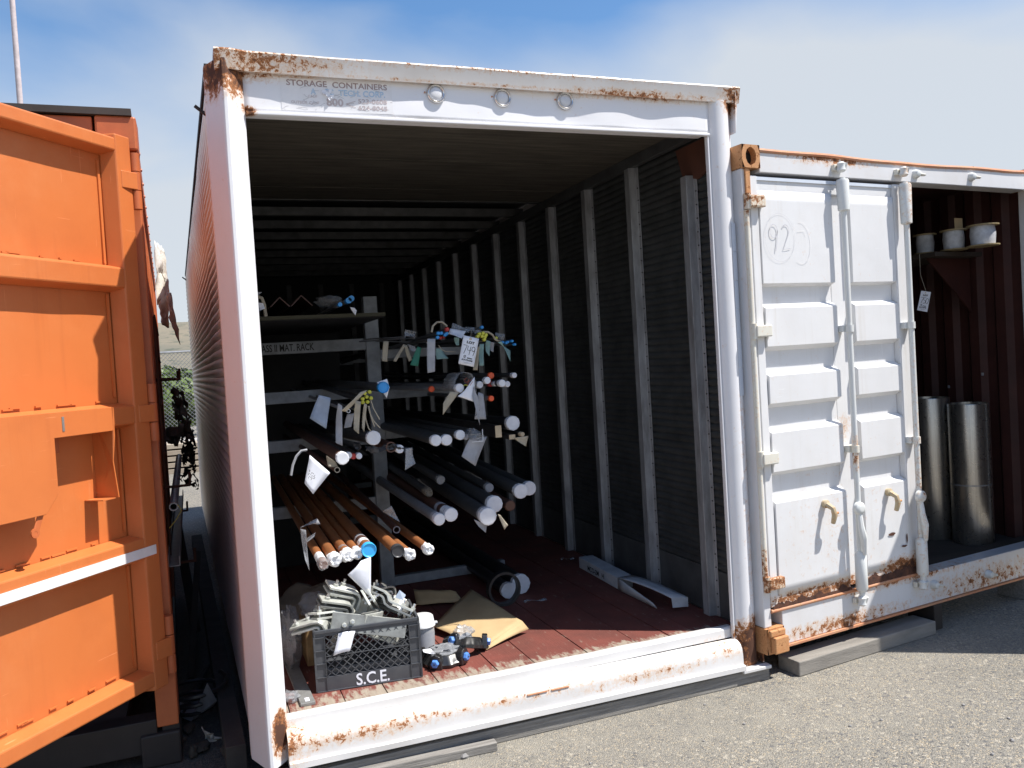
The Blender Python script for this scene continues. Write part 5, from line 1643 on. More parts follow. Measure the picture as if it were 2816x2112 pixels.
def cbox(u0, u1, v0, v1, w0, w1, name, m='crate_plastic', bev=0.002, par=None):
    return MB().obox(cl((u0 + u1) / 2, (v0 + v1) / 2, (w0 + w1) / 2), ce * ((u1 - u0) / 2), cn * ((v1 - v0) / 2), UP * ((w1 - w0) / 2)).build(name, m, par or crate, bevel=bev)


cbox(0.01, CW - 0.01, 0.01, CD - 0.01, 0.0, 0.008, 'base')


def side(o, e, n_, L, name):
    """lattice side: o lower corner, e along, n_ inward"""
    P = lambda u, w_, d: o + e * u + UP * w_ + n_ * d
    band = MB()
    def b(u0, u1, w0, w1, d0, d1, mb):
        mb.obox(P((u0 + u1) / 2, (w0 + w1) / 2, (d0 + d1) / 2), e * ((u1 - u0) / 2), UP * ((w1 - w0) / 2), n_ * ((d1 - d0) / 2))
    mb = MB(); b(0.0, L, 0, 0.068, 0.004, 0.008, mb); low = mb.build('side_panel', 'crate_plastic', crate, bevel=0.0015)
    mb = MB(); b(0.0, L, 0.268, 0.285, 0.0, 0.012, mb); mb.build('rim', 'crate_plastic', low, bevel=0.003)
    mb = MB(); b(0.0, L, 0.255, 0.2675, 0.004, 0.010, mb); mb.build('rim_step', 'crate_plastic', low, bevel=0.001)
    mb = MB(); b(0.004, L - .004, 0.0, 0.005, -0.001, 0.010, mb); mb.build('foot_rail', 'crate_plastic', low, bevel=0.001)
    for u0 in (0.0, L - 0.052):
        mb = MB(); b(u0, u0 + 0.052, 0.068, 0.256, 0.006, 0.009, mb); mb.build('corner_panel', 'crate_plastic', low)
        for w_ in (0.068, 0.13, 0.19, 0.25):
            mb = MB(); b(u0, u0 + 0.052, w_ - .0015, w_ + .0015, -0.001, 0.006, mb); mb.build('corner_rib', 'crate_plastic', low)
        for uu in (u0 + .0015, u0 + .0505):
            mb = MB(); b(uu - .0015, uu + .0015, 0.005, 0.256, -0.001, 0.006, mb); mb.build('corner_rib', 'crate_plastic', low)
    # lattice
    a0, a1, z0, z1 = 0.054, L - 0.054, 0.069, 0.254
    pitch = 0.036
    k = -12
    mb = MB()
    while k < 30:
        for sg in (1, -1):
            # line: u = u_k + sg*(w-z0)
            uk = a0 + k * pitch
            pts = []
            for tz in (0, 1):
                pts.append((uk + sg * (z1 - z0) * tz, z0 + (z1 - z0) * tz))
            (ua, wa), (ub, wb) = pts
            if sg < 0:
                (ua, wa), (ub, wb) = (ub, wb), (ua, wa)
            # clip to a0..a1
            lo, hi = max(ua, a0), min(ub, a1)
            if hi - lo < 0.006:
                continue
            f = lambda u: wa + (wb - wa) * (u - ua) / (ub - ua)
            p, q = P(lo, f(lo), 0.006), P(hi, f(hi), 0.006)
            d = (q - p)
            mb.obox((p + q) / 2, d / 2, d.normalized().cross(n_) * 0.0017, n_ * 0.003)
        k += 1
    o2 = mb.build('lattice', 'crate_plastic', low)
    o2['kind'] = 'stuff'
    mb = MB(); b(a0, a1, 0.160, 0.1635, 0.001, 0.009, mb); mb.build('lattice_bar', 'crate_plastic', low)
    return P, low


fp, flow = side(CO, ce, cn, CW, 'front')
side(CO + cn * CD + ce * CW, -ce, -cn, CW, 'back')
side(CO + cn * CD, -cn, ce, CD, 'left')
side(CO + ce * CW, cn, -ce, CD, 'right')
lettering('lettering', 'S.C.E.', 'tag_white', flow, frame(cl(0.180, 0.0025, 0.009), ce, UP), 0.076, 0.152, bold=0.0014)
cbox(0.02, CW - 0.02, 0.02, CD - 0.02, 0.012, 0.10, 'inner_pad', 'crate_plastic')


CLN = [0]


def clamp(loc, rot, sc_=1.0, label='', style=0, arm=0.05):
    """pipe clamp: two bent steel straps face to face, held by bolts"""
    M = Matrix.Translation(V(loc)) @ Euler([R(a) for a in rot]).to_matrix().to_4x4() @ Matrix.Scale(sc_, 4)
    t = thing('pipe_clamp', label, 'clamp', loc, None)
    CLN[0] += 1
    for sg in (1, -1):
        th, gap, wd = 0.0085, 0.013, 0.036
        pr = [(0.0, 0.0)]
        if style == 0:
            path = [(-0.10, 0), (0.0, 0), (0.016, -0.003), (0.024, -0.012), (0.026, -0.022), (0.026, -0.022 - arm * .7)]
        elif style == 1:
            path = [(-0.085, 0), (0.015, 0), (0.03, 0.004), (0.045, 0.022), (0.06, 0.028), (0.11, 0.028)]
        else:
            path = [(-0.10, 0), (-0.02, 0), (0.10, 0.004), (0.20, 0.010)]
        off = sg * gap / 2
        up, dn_ = [], []
        for i, (x, z) in enumerate(path):
            a = V(path[max(i - 1, 0)] + (0,)); b = V(path[min(i + 1, len(path) - 1)] + (0,))
            tt = (b - a).normalized()
            nn = V((-tt.y, tt.x, 0))
            p = V((x, z, 0))
            up.append(p + nn * (off + sg * th))
            dn_.append(p + nn * off)
        poly = up + dn_[::-1]
        mb = MB()
        mb.prism([(p.x, -wd, p.y) for p in poly], (0, 2 * wd, 0))
        mb.xf(M)
        mb.build('strap_plate', ('zinc', 'zinc_pale', 'zinc', 'zinc_worn')[(CLN[0] + (sg < 0)) % 4], t, bevel=0.0008)
    for (x, yb) in ((-0.075, -0.014), (-0.035, 0.014)) if style != 2 else ((-0.05, -0.01), (-0.02, 0.006)):
        mb = MB()
        mb.cyl((x, yb, -0.026), (x, yb, 0.040), 0.0055, None, 10)
        mb.xf(M)
        bo = mb.build('bolt', 'chrome', t, True)
        for (z0, z1) in ((0.0155, 0.0245), (-0.0245, -0.0155)):
            mb = MB().cyl((x, yb, z0), (x, yb, z1), 0.0105, None, 6)
            mb.xf(M)
            mb.build('nut', 'zinc', bo, bevel=0.001)


TOPZ = FZ + CH
clamp(cl(0.19, 0.17, 0.40), (14, 22, 12), 1.25, 'topmost bent steel clamp with two bolts over the crate', 0)
clamp(cl(0.15, 0.13, 0.36), (12, 18, 8), 1.2, 'steel clamp tucked just below the topmost one', 0)
clamp(cl(0.20, 0.03, 0.286), (78, 14, -6), 1.15, 'long flat clamp strap lying across the crate front rim', 2)
clamp(cl(0.02, 0.06, 0.31), (8, -14, -28), 1.15, 'pale clamp plate poking out over the crate corner', 0, 0.04)
clamp(cl(0.10, 0.12, 0.32), (-10, 8, 24), 1.1, 'darker clamp lying flat behind the corner one', 0, 0.03)
clamp(cl(0.39, 0.13, 0.315), (20, -24, 150), 1.15, 'clamp with gleaming bolts at the tub side of the crate', 1)
clamp(cl(0.36, 0.26, 0.375), (4, 4, 30), 1.1, 'clamp at the back corner of the crate beside the folded tag', 0, 0.06)
clamp(cl(0.29, 0.20, 0.33), (60, 30, 70), 1.2, 'upright clamp in the middle of the crate behind the folded tag', 0, 0.09)
clamp(cl(0.07, 0.22, 0.335), (-6, 0, 70), 1.0, 'clamp with tall bolts at the back of the crate by the clear bag', 0, 0.03)
clamp(cl(0.30, 0.10, 0.27), (100, 10, 40), 1.1, 'clamp standing on edge inside the crate', 0, 0.07)
clamp(cl(0.42, 0.22, 0.29), (30, 20, -30), 1.1, 'clamp leaning on the far rim of the crate', 0, 0.06)
clamp(cl(0.14, 0.18, 0.20), (40, 60, 20), 1.1, 'clamp deep in the crate behind the lattice', 0, 0.06)
clamp(cl(0.36, 0.08, 0.20), (80, 20, -20), 1.1, 'clamp seen through the lattice near the tub side', 0, 0.06)
o = MB().add([cl(0.40, 0.17, 0.345), cl(0.425, 0.18, 0.375), cl(0.452, 0.17, 0.35), cl(0.435, 0.15, 0.33)], [(0, 1, 3), (1, 2, 3)]).build('label_wad', 'tag_blue', solid=0.001)
tag(o, 'crumpled pale blue label on the clamps', 'label')
# tag lying over the crate front
o = MB().grid(lambda a, b: cl(0.115 + 0.075 * a - 0.03 * b, -0.004 - 0.012 * b, 0.262 - 0.085 * b - 0.010 * (1 - a) * b + 0.004 * math.sin(3 * a)), 4, 5).build('paper_tag', 'tag_white', smooth=True, solid=0.0008)
tag(o, 'white tag hanging over the front rim of the crate', 'paper tag')

# white tub with lid
tc = V((0.812, 0.56, FZ))
t = thing('plastic_tub', 'round white lidded tub standing behind the crate', 'tub', tc)
MB().rev(tc, UP, [(0, 0.052), (0.01, 0.056), (0.135, 0.060), (0.14, 0.055)], 28).build('body', 'tub_grey', t, True)
MB().rev(tc + UP * 0.03, UP, [(0, 0.0585), (0.075, 0.0605)], 28, False).build('label_band', 'tag_grey', t, True)
MB().rev(tc + UP * 0.13, UP, [(0, 0.062), (0.004, 0.067), (0.012, 0.067), (0.018, 0.062), (0.050, 0.057), (0.056, 0.050), (0.057, 0.001)], 28).build('lid', 'tub_white', t, True, angle=50)
MB().obox(tc + V((0.064, -0.02, 0.145)), (0.010, -.003, 0), (0.002, 0.010, 0), (0, 0, .004)).build('lid_tab', 'tub_white', t, bevel=.002)


# black grooved couplings with blue bolts
def coupling(c, R_, tilt, rotz, label, bolts):
    M = Matrix.Translation(V(c)) @ Euler((R(tilt[0]), R(tilt[1]), R(rotz))).to_matrix().to_4x4()
    t = thing('flange_adapter', label, 'pipe fitting', c)
    mb = MB()
    secs = []
    n = 48
    for i in range(n):
        a = 2 * math.pi * i / n
        lob = 1 + 0.035 * math.cos(12 * a)
        d = V((math.cos(a), math.sin(a), 0))
        row = []
        for (rr_, z) in ((1.0, 0.004), (1.02, 0.018), (0.93, 0.026), (0.80, 0.05), (0.72, 0.055), (0.68, 0.03), (0.70, 0.0)):
            row.append(d * (R_ * rr_ * (lob if rr_ > .9 else 1)) + V((0, 0, z)))
        secs.append(row)
    mb.loft(secs, True, False, ring=True)
    mb.xf(M)
    mb.build('ring', 'black_iron', t, True, angle=50)
    for a in bolts:
        d = V((math.cos(R(a)), math.sin(R(a)), 0))
        tn = V((-d.y, d.x, 0))
        mb = MB()
        # rounded lug: arch profile swept along the radius
        arch = [(-0.031, 0.0), (-0.031, 0.045), (-0.024, 0.066), (0, 0.076), (0.024, 0.066), (0.031, 0.045), (0.031, 0.0)]
        mb.loft([[d * (R_ * k) + tn * x + V((0, 0, z)) for x, z in arch] for k in (0.78, 1.10)])
        mb.xf(M)
        lug = mb.build('lug', 'black_iron', t, bevel=0.005)
        mb = MB().rev(d * R_ * 1.09 + V((0, 0, 0.036)), d, [(0, 0.020), (0.004, 0.021), (0.016, 0.019), (0.018, 0.014)], 6)
        mb.xf(M)
        bo = mb.build('bolt_head', 'bolt_blue', lug, bevel=0.0015)
        mb = MB().cyl(d * R_ * 1.09 + d * .0175 + V((0, 0, 0.036)), d * R_ * 1.09 + d * .0195 + V((0, 0, 0.036)), 0.004, None, 8)
        mb.xf(M)
        mb.build('bolt_mark', 'black_iron', bo)


coupling((0.865, 0.37, FZ + 0.004), 0.115, (2, -2), 0, 'black pipe coupling with blue bolts lying beside the crate', (-125, -50, 60, 160))
coupling((1.005, 0.43, FZ + 0.02), 0.09, (-14, 12), 0, 'second black coupling tilted behind the first one', (-20, 75, 200))
mb = MB()
blob(mb, (0.865, 0.375, FZ + 0.055), 0.072, 0.065, 0.024, 0.5, 2.4, 5, 24, 14)
o = mb.build('plastic_bag', 'milky_film', smooth=True)
tag(o, 'crumpled clear plastic bag lying inside the first black coupling', 'plastic bag')
mb = MB()
blob(mb, (0.99, 0.43, FZ + 0.10), 0.05, 0.045, 0.035, 0.5, 2.6, 9, 20, 12)
o = mb.build('plastic_bag', 'milky_film', smooth=True)
tag(o, 'small crumpled plastic bag over the second black coupling', 'plastic bag')
o, _ = paper(ZC, ((1480, 870), (1560, 860), (1640, 930), (1500, 900)), 0.33, 'tag_white', 'white slip of paper between crate and coupling', 'paper scrap', name='paper_scrap', dy=(.05, .05, 0, 0), curl=.004)

# cardboard
A_, B_, C_, D_ = atZ((1017, 1272), 0.20), atZ((1128, 1342), 0.215), atZ((1044, 1401), 0.158), atZ((935, 1352), 0.19)


def cardf(a, b):
    p = A_.lerp(B_, a).lerp(D_.lerp(C_, a), b)
    p.z += 0.012 * math.sin(math.pi * a) * math.sin(math.pi * b) + 0.008 * noise.noise(V((a * 3, b * 3, 2)))
    return p


t = thing('cardboard_sheet', 'flattened brown cardboard with bent flap on the container floor', 'cardboard', (A_ + C_) / 2 - UP * 0.02)
MB().grid(cardf, 14, 14).build('panel', 'cardboard', t, True, solid=0.004, angle=60)
F0, F1 = atZ((1142, 1359), 0.17), atZ((1052, 1404), 0.155)
MB().grid(lambda a, b: B_.lerp(C_, a).lerp(F0.lerp(F1, a), b) + V((0, 0, 0.006 * math.sin(3 * a))), 6, 3).build('flap', 'cardboard', t, True, solid=0.004, angle=60)
c0 = [atZ(p, z) for p, z in (((893, 1272), 0.24), ((985, 1278), 0.22), ((1000, 1300), 0.17), ((900, 1306), 0.17))]
o = MB().grid(lambda a, b: c0[0].lerp(c0[1], a).lerp(c0[3].lerp(c0[2], a), b) + V((0, 0, 0.015 * noise.noise(V((a * 3, b * 3, 7))))), 8, 4).build('cardboard_sheet', 'cardboard', smooth=True, solid=0.004, angle=60)
tag(o, 'dim strip of cardboard leaning behind the brown sheet', 'cardboard')
# flat bar on the floor at the left
o = MB().prism([(0.145, 0.148, FZ + 0.001), (0.209, 0.144, FZ + 0.001), (0.185, 0.95, FZ + 0.001), (0.125, 0.95, FZ + 0.001)], (0, 0, 0.014)).build('flat_bar', 'steel_bar', bevel=0.002)
tag(o, 'flat grey bar lying between door post and crate', 'steel bar')
o = MB().box(0.168, 0.187, 0.165, 0.205, FZ + 0.0155, FZ + 0.0165).build('sticker', 'tag_white')
tag(o, 'small white sticker on the end of the flat bar', 'sticker')
mb = MB()
blob(mb, (0.115, 0.25, FZ + 0.02), 0.035, 0.05, 0.02, 0.5, 2.5, 2)
o = mb.build('plastic_scrap', 'milky_film', smooth=True)
tag(o, 'dusty plastic scrap beside the flat bar', 'plastic scrap')
o = MB().box(0.235, 0.30, 0.64, 0.90, FZ, FZ + 0.20).build('wood_block', 'wood_block', bevel=0.006)
tag(o, 'upright yellowish wood block behind the crate', 'wood block')
mb = MB()
blob(mb, (0.17, 0.72, FZ + 0.14), 0.055, 0.15, 0.15, 0.35, 2.2, 4, 22, 14)
o = mb.build('plastic_bag', 'milky_film', smooth=True)
tag(o, 'tall cloudy plastic bag against the wood block left of the crate', 'plastic bag')
mb = MB()
blob(mb, (0.33, 1.15, FZ + 0.13), 0.24, 0.18, 0.14, 0.3, 2, 6)
o = mb.build('sack', 'rag', smooth=True)
tag(o, 'dim brown sack on the floor behind the crate', 'sack')
mb = MB()
blob(mb, (0.30, 0.78, FZ + 0.27), 0.07, 0.09, 0.06, 0.4, 2.4, 12, 20, 12)
o = mb.build('plastic_bag', 'milky_film', smooth=True)
tag(o, 'cloudy bag resting on the wood block under the copper pipes', 'plastic bag')
# long white carton by the wall
t = thing('long_carton', 'long split white cardboard carton along the ribbed wall', 'carton', (2.24, 1.0, FZ))
p0, p1, p2 = V((2.245, 1.60, FZ + 0.004)), V((2.215, 0.98, FZ + 0.004)), V((2.255, 0.44, FZ + 0.004))
secs = []
for p, dx in ((p0, 0), (p1, 0), (p2, 0)):
    secs.append([p + V((-0.05, 0, 0.0)), p + V((0.055, 0, 0.0)), p + V((0.055, 0, 0.075)), p + V((-0.05, 0, 0.075))])
MB().loft(secs[:2]).build('carton_body', 'cardboard_white', t, bevel=0.004)
q = [p2 + V((-0.04, 0, 0.075)), p2 + V((0.06, -.01, 0.065)), p2 + V((0.062, -.005, 0.012)), p2 + V((-0.035, 0.0, 0.02))]
MB().grid(lambda a, b: secs[1][3].lerp(secs[1][2], b).lerp(q[0].lerp(q[1], b), a) + V((0, 0, 0.012 * math.sin(math.pi * a))), 6, 3).build('top_flap', 'cardboard_white', t, True, solid=0.004)
MB().grid(lambda a, b: q[0].lerp(q[1], a).lerp(q[3].lerp(q[2], a), b), 2, 2).build('end_flap', 'cardboard_white', t, solid=0.004)
MB().grid(lambda a, b: secs[1][0].lerp(secs[1][3], b).lerp((p2 + V((-.09, .08, 0.004))).lerp(p2 + V((-.11, .09, .035)), b), a), 5, 2).build('side_flap', 'cardboard_white', t, True, solid=0.004)
M = Matrix(((0, 0, -1, p0.x - 0.052), (-1, 0, 0, 1.45), (0, 1, 0, FZ + 0.022), (0, 0, 0, 1)))
o = lettering('print', 'MCO-2M   H', 'stencil', t, M, 0.045, 0.26, bold=0.001)
for v in o.data.vertices:
    f = (1.60 - v.co.y) / 0.62
    v.co.x = p0.x - 0.0525 - 0.03 * f
# litter on the dark floor
for (px, w_, lb) in (((1155, 1298), 0.07, 'thin curl of pale film beside the black ring'), ((1225, 1208), 0.05, 'pale scrap lying deep on the dark floor')):
    c = atZ(px, FZ + 0.006)
    o = MB().grid(lambda a, b: c + V((w_ * (2 * a - 1), 0.015 * (2 * b - 1) + .01 * math.sin(5 * a), 0.004 + 0.006 * math.sin(6 * a + b))), 8, 2).build('film_scrap', 'milky_film', smooth=True, solid=.0008)
    tag(o, lb, 'plastic scrap')

# ================================================================== CONTENTS OF THE RIGHT CONTAINER
for k, (px, lb) in enumerate((((2020, 1158), 'polished steel cylinder standing farther inside the right container'), ((2103, 1170), 'polished steel cylinder with a wire band round it'))):
    c = atZ(px, 0.2065)
    r = 40 * scale_at(c)
    hgt = 300 * scale_at(c) * 1.0
    t = thing('steel_cylinder', lb, 'cylinder', c)
    MB().rev(c, UP, [(0, r * 0.98), (0.006, r), (hgt - 0.006, r), (hgt, r * 0.985), (hgt, r * 0.93), (hgt - 0.03, r * 0.92)], 40, False).build('shell', 'stainless', t, True, angle=60)
    MB().cyl(c + UP * (hgt - 0.04), c + UP * (hgt - 0.03), r * 0.93, None, 32).build('inner_lid', 'black_iron', t)
    if k == 1:
        MB().tube(c + UP * hgt * 0.42, c + UP * (hgt * 0.42 + 0.008), r * 1.012, r * 0.99, 40).build('wire_band', 'galvanised', t, True)
SP = []
for k, (px, wpx, hpx) in enumerate((((1998, 528), 25, 42), ((2060, 519), 29, 44), ((2123, 509), 34, 46))):
    c = hit(px, rl(2.13, 0, 0), re)
    m_ = scale_at(c)
    r, h_ = wpx * m_ * 0.8, hpx * m_
    SP.append((c, r, h_))
    t = thing('wire_spool', 'wooden ended spool of pale wire, ' + ('deepest on the shelf', 'middle one on the shelf', 'closest to the doorway on the shelf')[k], 'spool', c - UP * h_ / 2, 'spools on the shelf')
    MB().rev(c - UP * h_ * .44, UP, [(0, r * .86), (h_ * .5, r * .93), (h_ * .88, r * .86)], 24).build('wire_winding', 'spool_white', t, True)
    for sg in (-1, 1):
        z_ = c + UP * sg * h_ * .47
        MB().cyl(z_ - UP * h_ * .03, z_ + UP * h_ * .03, r * 1.18, None, 24).build('spool_flange', 'spool_wood', t)
zsh = min(c.z - h_ / 2 for c, r, h_ in SP) - 0.003
sh = thing('wall_shelf', 'dark shelf on brackets carrying the wire spools', 'shelf', rs(2.2, zsh - 0.02, -1.0))
MB().prism([rs(1.90, zsh - .03, -0.35), rs(2.39, zsh - .03, -0.35), rs(2.39, zsh - .03, -2.2), rs(1.90, zsh - .03, -2.2)], UP * 0.028).build('board', 'brown_floor', sh)
for w_ in (-0.45, -1.4):
    MB().prism([rs(1.95, zsh - .032, w_), rs(2.39, zsh - .032, w_), rs(2.39, zsh - .40, w_)], V((0, 0.012, 0))).build('bracket', 'maroon', sh)
c = hit((2085, 485), rl(2.13, 0, 0), re)
o = MB().obox(c + V((0, 0.05, 0)), re * 0.04, UP * 0.05, rn * 0.002).build('card', 'cardboard', bevel=0.001)
tag(o, 'small brown card sticking up behind the spools', 'card')
P = [hit(p, rl(2.02, 0, 0), rn * 0.6 - re * 0.8) for p in ((1990, 628), (2011, 631), (2003, 674), (1981, 670))]
t750 = MB().grid(lambda a, b: P[0].lerp(P[1], a).lerp(P[3].lerp(P[2], a), b), 2, 3).build('lot_tag', 'tag_white', solid=0.0008)
tag(t750, 'white lot tag numbered 750 hanging in the right container', 'lot tag')
lot_print(t750, P, '750')
MB().sweep([P[0].lerp(P[1], .5), P[0] + UP * 0.10, V((P[0].x, P[0].y, zsh - 0.02))], 0.0015, 5).build('tag_string', 'tag_tan', t750)
for (px, lb) in (((2125, 868 - 60), 'pale scrap stuck on the red wall above the cylinders'), ((2052, 835), 'pale scrap on the red wall beside a cylinder')):
    c = hit((px[0], px[1]), rs(2.355, 0, -1), re)
    o = MB().obox(c - re * .012, re * .001, UP * .010, rn * .008).build('paper_scrap', 'tag_grey')
    tag(o, lb, 'paper scrap')

# ================================================================== CLUTTER IN THE GAP
ZG = zoomer(420, 650, 200 / 349)


def ragged(z, q, y, mat, label, cat, nu=8, nv=12, amp=.04, hole=0.0, seed=0, name='torn_sheet'):
    P = [atY(z(*p), y + d) for (p, d) in q]
    rnd = random.Random(seed)
    mb = MB()

    def f(a, b):
        a2 = a + (0.10 * noise.noise(V((b * 7, seed, a))) if 0 < b < 1 else 0)
        p = P[0].lerp(P[1], a2).lerp(P[3].lerp(P[2], a2), b)
        return p + V((amp * noise.noise(V((a * 4, b * 5, seed))), 2 * amp * noise.noise(V((a * 4, b * 5, seed + 9))), amp * .7 * noise.noise(V((a * 6, b * 6, seed + 5)))))
    mb.grid(f, nu, nv)
    if hole:
        keep = [k for k in range(len(mb.f)) if rnd.random() > hole * (0.3 + (k % nv) / nv)]
        mb.f = [mb.f[k] for k in keep]
        mb.mi = [0] * len(mb.f)
    o = mb.build(name, mat, smooth=True, solid=0.004)
    tag(o, label, cat)
    return o


ragged(ZG, (((8, 20), 0), ((52, 60), .2), ((84, 290), .25), ((22, 330), 0)), 4.0, 'insulation', 'torn white insulation hanging off the orange container side', 'insulation', seed=1, amp=.03)
ragged(ZG, (((28, 320), 0), ((72, 275), .2), ((78, 440), .2), ((45, 425), 0)), 3.95, 'insulation_tan', 'tan torn backing below the white insulation', 'insulation', seed=2, amp=.02, nu=5, nv=6)
ragged(ZG, (((60, 270), 0), ((88, 270), .15), ((132, 520), .2), ((96, 440), 0)), 3.9, 'insulation_tan', 'pinkish torn strip of insulation dangling lowest', 'insulation', seed=3, amp=.03, nu=5, nv=10)
# wire rack hung on the side of the orange container
wr_ = thing('wire_bracket_rack', 'rusty wire rack bolted to the orange container side', 'wire rack', (-0.33, 3.0, 1.3))
for zz_, yy in ((1.62, 2.2), (1.62, 3.4), (1.05, 1.2), (0.62, 1.3), (0.62, 3.2)):
    if True:
        MB().cyl((ox(yy) - .01, yy, zz_), (ox(yy) + 0.13, yy, zz_), 0.008, None, 6).build('arm', 'rusty_gusset', wr_)
        MB().cyl((ox(yy) + 0.13, yy, zz_ - .005), (ox(yy) + 0.132, yy, zz_ + 0.07), 0.008, None, 6).build('arm_tip', 'rusty_gusset', wr_)
for k in range(5):
    xk = ox(2.2) + 0.015 + 0.024 * k
    MB().cyl((xk, 1.2, 1.63), (xk - .03, 3.4, 1.63), 0.004, None, 6).build('wire', 'rusty_gusset', wr_)
for yy in [1.05 + .16 * k for k in range(12)]:
    MB().cyl((ox(yy) + 0.012, yy, 0.5), (ox(yy) + 0.012, yy, 1.95), 0.005, None, 6).build('wire', 'rusty_gusset', wr_)
for zz_ in (1.95, 1.75, 1.5, 1.25):
    MB().cyl((ox(1.0) + 0.018, 1.0, zz_), (ox(3.0) + 0.018, 3.0, zz_), 0.005, None, 6).build('wire', 'rusty_gusset', wr_)
ragged(ZG, (((85, 735), .2), ((150, 745), 0), ((205, 1000), 0), ((120, 960), .2)), 3.2, 'rag', 'tattered brown rag draped on the wire rack', 'rag', 12, 18, .05, 0.25, 4, 'rag')
ragged(ZG, (((130, 940), .2), ((200, 930), 0), ((215, 1215), 0), ((150, 1180), .2)), 3.3, 'mud', 'shredded dark netting hanging under the rag', 'netting', 16, 26, .06, 0.5, 5, 'netting')
ragged(ZG, (((45, 925), .3), ((150, 900), 0), ((120, 1010), 0), ((60, 985), .2)), 2.9, 'rag', 'bent dirty flap sticking out below the wire rack', 'rag', 8, 6, .03, 0.0, 6, 'rag')
e0 = atY(ZG(100, 1298), 0.80)
o = MB().tube(e0, e0 + V((-0.02, 2.6, 0.02)), 0.021, 0.015, 20).build('steel_pipe', 'galvanised', smooth=True)
tag(o, 'open grey steel pipe racked in the gap above the channel', 'pipe')
e1 = atY(ZG(104, 1585), 0.78)
mb = MB().prism([e1 + V((-.028, 0, .05)), e1 + V((-.028, 0, 0)), e1 + V((.028, 0, 0)), e1 + V((.028, 0, .05)), e1 + V((.023, 0, .05)), e1 + V((.023, 0, .005)), e1 + V((-.023, 0, .005)), e1 + V((-.023, 0, .05))], (-0.02, 2.6, 0))
o = mb.build('steel_channel', 'steel_bar', bevel=.001)
tag(o, 'steel U channel racked in the gap below the pipe', 'steel bar')
o = MB().sweep([e0 + V((.02, -.01, .01)), e0 + V((.035, -.01, -.02)), e0 + V((.01, -.01, -.06)), e0 + V((-.025, -.01, -.10))], .0025, 5).build('tie', 'yellow_wire', smooth=True)
tag(o, 'yellow tie hanging from the racked pipe', 'tie')
# ground clutter
o = MB().prism([(-0.175, 0.20, GZ), (-0.09, 0.20, GZ), (-0.24, 5.5, GZ), (-0.34, 5.5, GZ)], (0, 0, 0.13)).build('timber_beam', 'shade_timber', bevel=.004)  # shade of the gap is put into the timber colour
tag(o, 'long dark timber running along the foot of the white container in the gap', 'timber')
MB().prism([(-0.06, 0.13, 0.0), (0.02, 0.13, 0.0), (-0.1, LEN, 0.0), (-0.2, LEN, 0.0)], (0, 0, 0.06)).build('bottom_rail', 'wall_paint', MC)
ZL = zoomer(400, 1300, 320 / 664)
s0, s1, s2, s3 = atZ(ZL(262, 1415), GZ + .01), atZ(ZL(352, 1200), GZ + .22), atZ(ZL(408, 1300), GZ + .12), atZ(ZL(375, 1350), GZ + .03)
t = thing('bent_sheet', 'bent pale metal sheet propped in the dark gap', 'sheet metal', s0)
MB().add([s0, s1, s2, s3], [(0, 1, 2, 3)]).build('upright_fold', 'galvanised', t, solid=.002)
q = [atZ(ZL(x, y), GZ + .03) for x, y in ((85, 1350), (130, 1290), (300, 1340), (262, 1418), (190, 1390))]
MB().add(q, [tuple(range(5))]).build('flat_fold', 'grey_tube', t, solid=.002)
ragged(ZL, (((322, 1455), 0), ((350, 1490), 0), ((455, 1515), 0), ((390, 1590), 0)), 0.62, 'insulation_tan', 'crumpled tan rag on the ground in the gap', 'rag', 8, 6, .02, 0.0, 8, 'rag')
rnd = random.Random(9)
for k in range(9):
    c = atZ(ZL(rnd.uniform(20, 520), rnd.uniform(1350, 1620)), GZ + .02)
    mb = MB()
    blob(mb, c, rnd.uniform(.02, .06), rnd.uniform(.02, .07), rnd.uniform(.015, .04), .5, 2, k, 10, 7)
    o = mb.build('clod', 'mud', smooth=True)
    tag(o, 'dark clod of dirt on the ground in the gap', 'dirt', 'clods of dirt in the gap')
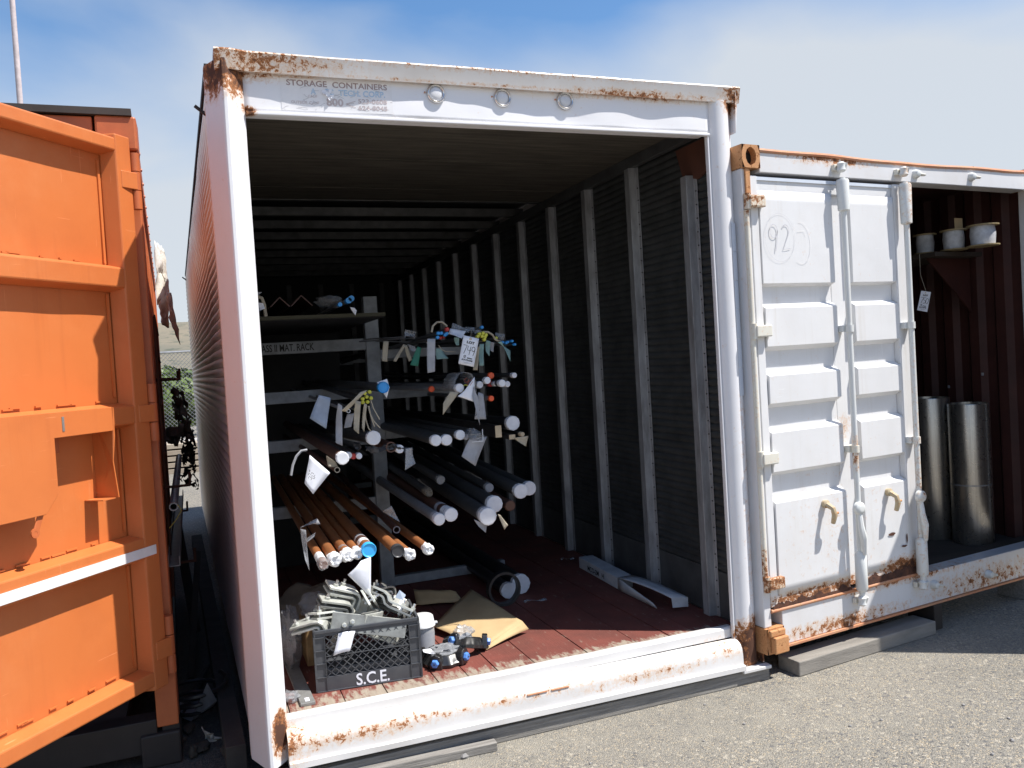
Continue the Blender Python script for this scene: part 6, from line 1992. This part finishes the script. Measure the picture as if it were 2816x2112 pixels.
for k, (a, b, wd_, lb) in enumerate((((-0.42, 0.75, GZ + .012), (-0.24, 1.6, GZ + .03), 0.05, 'dark broken board lying flat in the gap'),
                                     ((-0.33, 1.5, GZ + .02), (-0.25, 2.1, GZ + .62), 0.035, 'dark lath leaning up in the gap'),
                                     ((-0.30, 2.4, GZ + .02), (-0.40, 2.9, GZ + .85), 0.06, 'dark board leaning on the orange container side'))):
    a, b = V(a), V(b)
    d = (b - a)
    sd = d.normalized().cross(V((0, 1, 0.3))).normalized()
    o = MB().obox((a + b) / 2, d / 2, sd * wd_ / 2, d.normalized().cross(sd) * 0.009).build('scrap_board', 'shade_timber', bevel=.002)
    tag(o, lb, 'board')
o = MB().sweep([V((-0.30 + 0.075 * math.cos(a * .5) * (1 + .03 * a), 0.98 + 0.10 * math.sin(a * .5) * (1 + .02 * a), GZ + .014 + .004 * a)) for a in range(40)], 0.011, 6).build('hose_coil', 'black_tube', smooth=True)
tag(o, 'coil of black hose on the ground in the gap', 'hose')
# pebbles and a petal on the asphalt
rnd = random.Random(21)
spots = [((1003, 1632), .022), ((2232 / D, 1742 / D), .02)] + [((rnd.uniform(700, 2190), rnd.uniform(1455, 1650)), rnd.uniform(.004, .010)) for _ in range(26)] + [((1760 + 9 * k, 1412 + rnd.uniform(-3, 22)), rnd.uniform(.006, .012)) for k in range(5)]
for k, (px, r) in enumerate(spots):
    c = atZ(px, GZ + r * .4)
    mb = MB()
    blob(mb, c, r, r * rnd.uniform(.7, 1.1), r * .7, .35, 1.6, k, 9, 6)
    o = mb.build('pebble', 'stone', smooth=True)
    if k == 0:
        tag(o, 'pale rounded pebble beside the grey plank under the sill', 'pebble')
    elif k == 1:
        tag(o, 'dark pebble by the timber at the edge of the door shadow', 'pebble')
    else:
        tag(o, 'tiny pale pebble lying on the open asphalt', 'pebble', 'pebbles on the asphalt')
c = atZ((848, 1641), GZ + .008)
o = MB().add([c + V((-.02, 0, 0)), c + V((0, -.008, .006)), c + V((.022, 0, 0)), c + V((.004, .01, .012))], [(0, 1, 3), (1, 2, 3)]).build('petal', 'petal', solid=.001)
tag(o, 'crimson petal on the asphalt in front of the sill', 'petal')
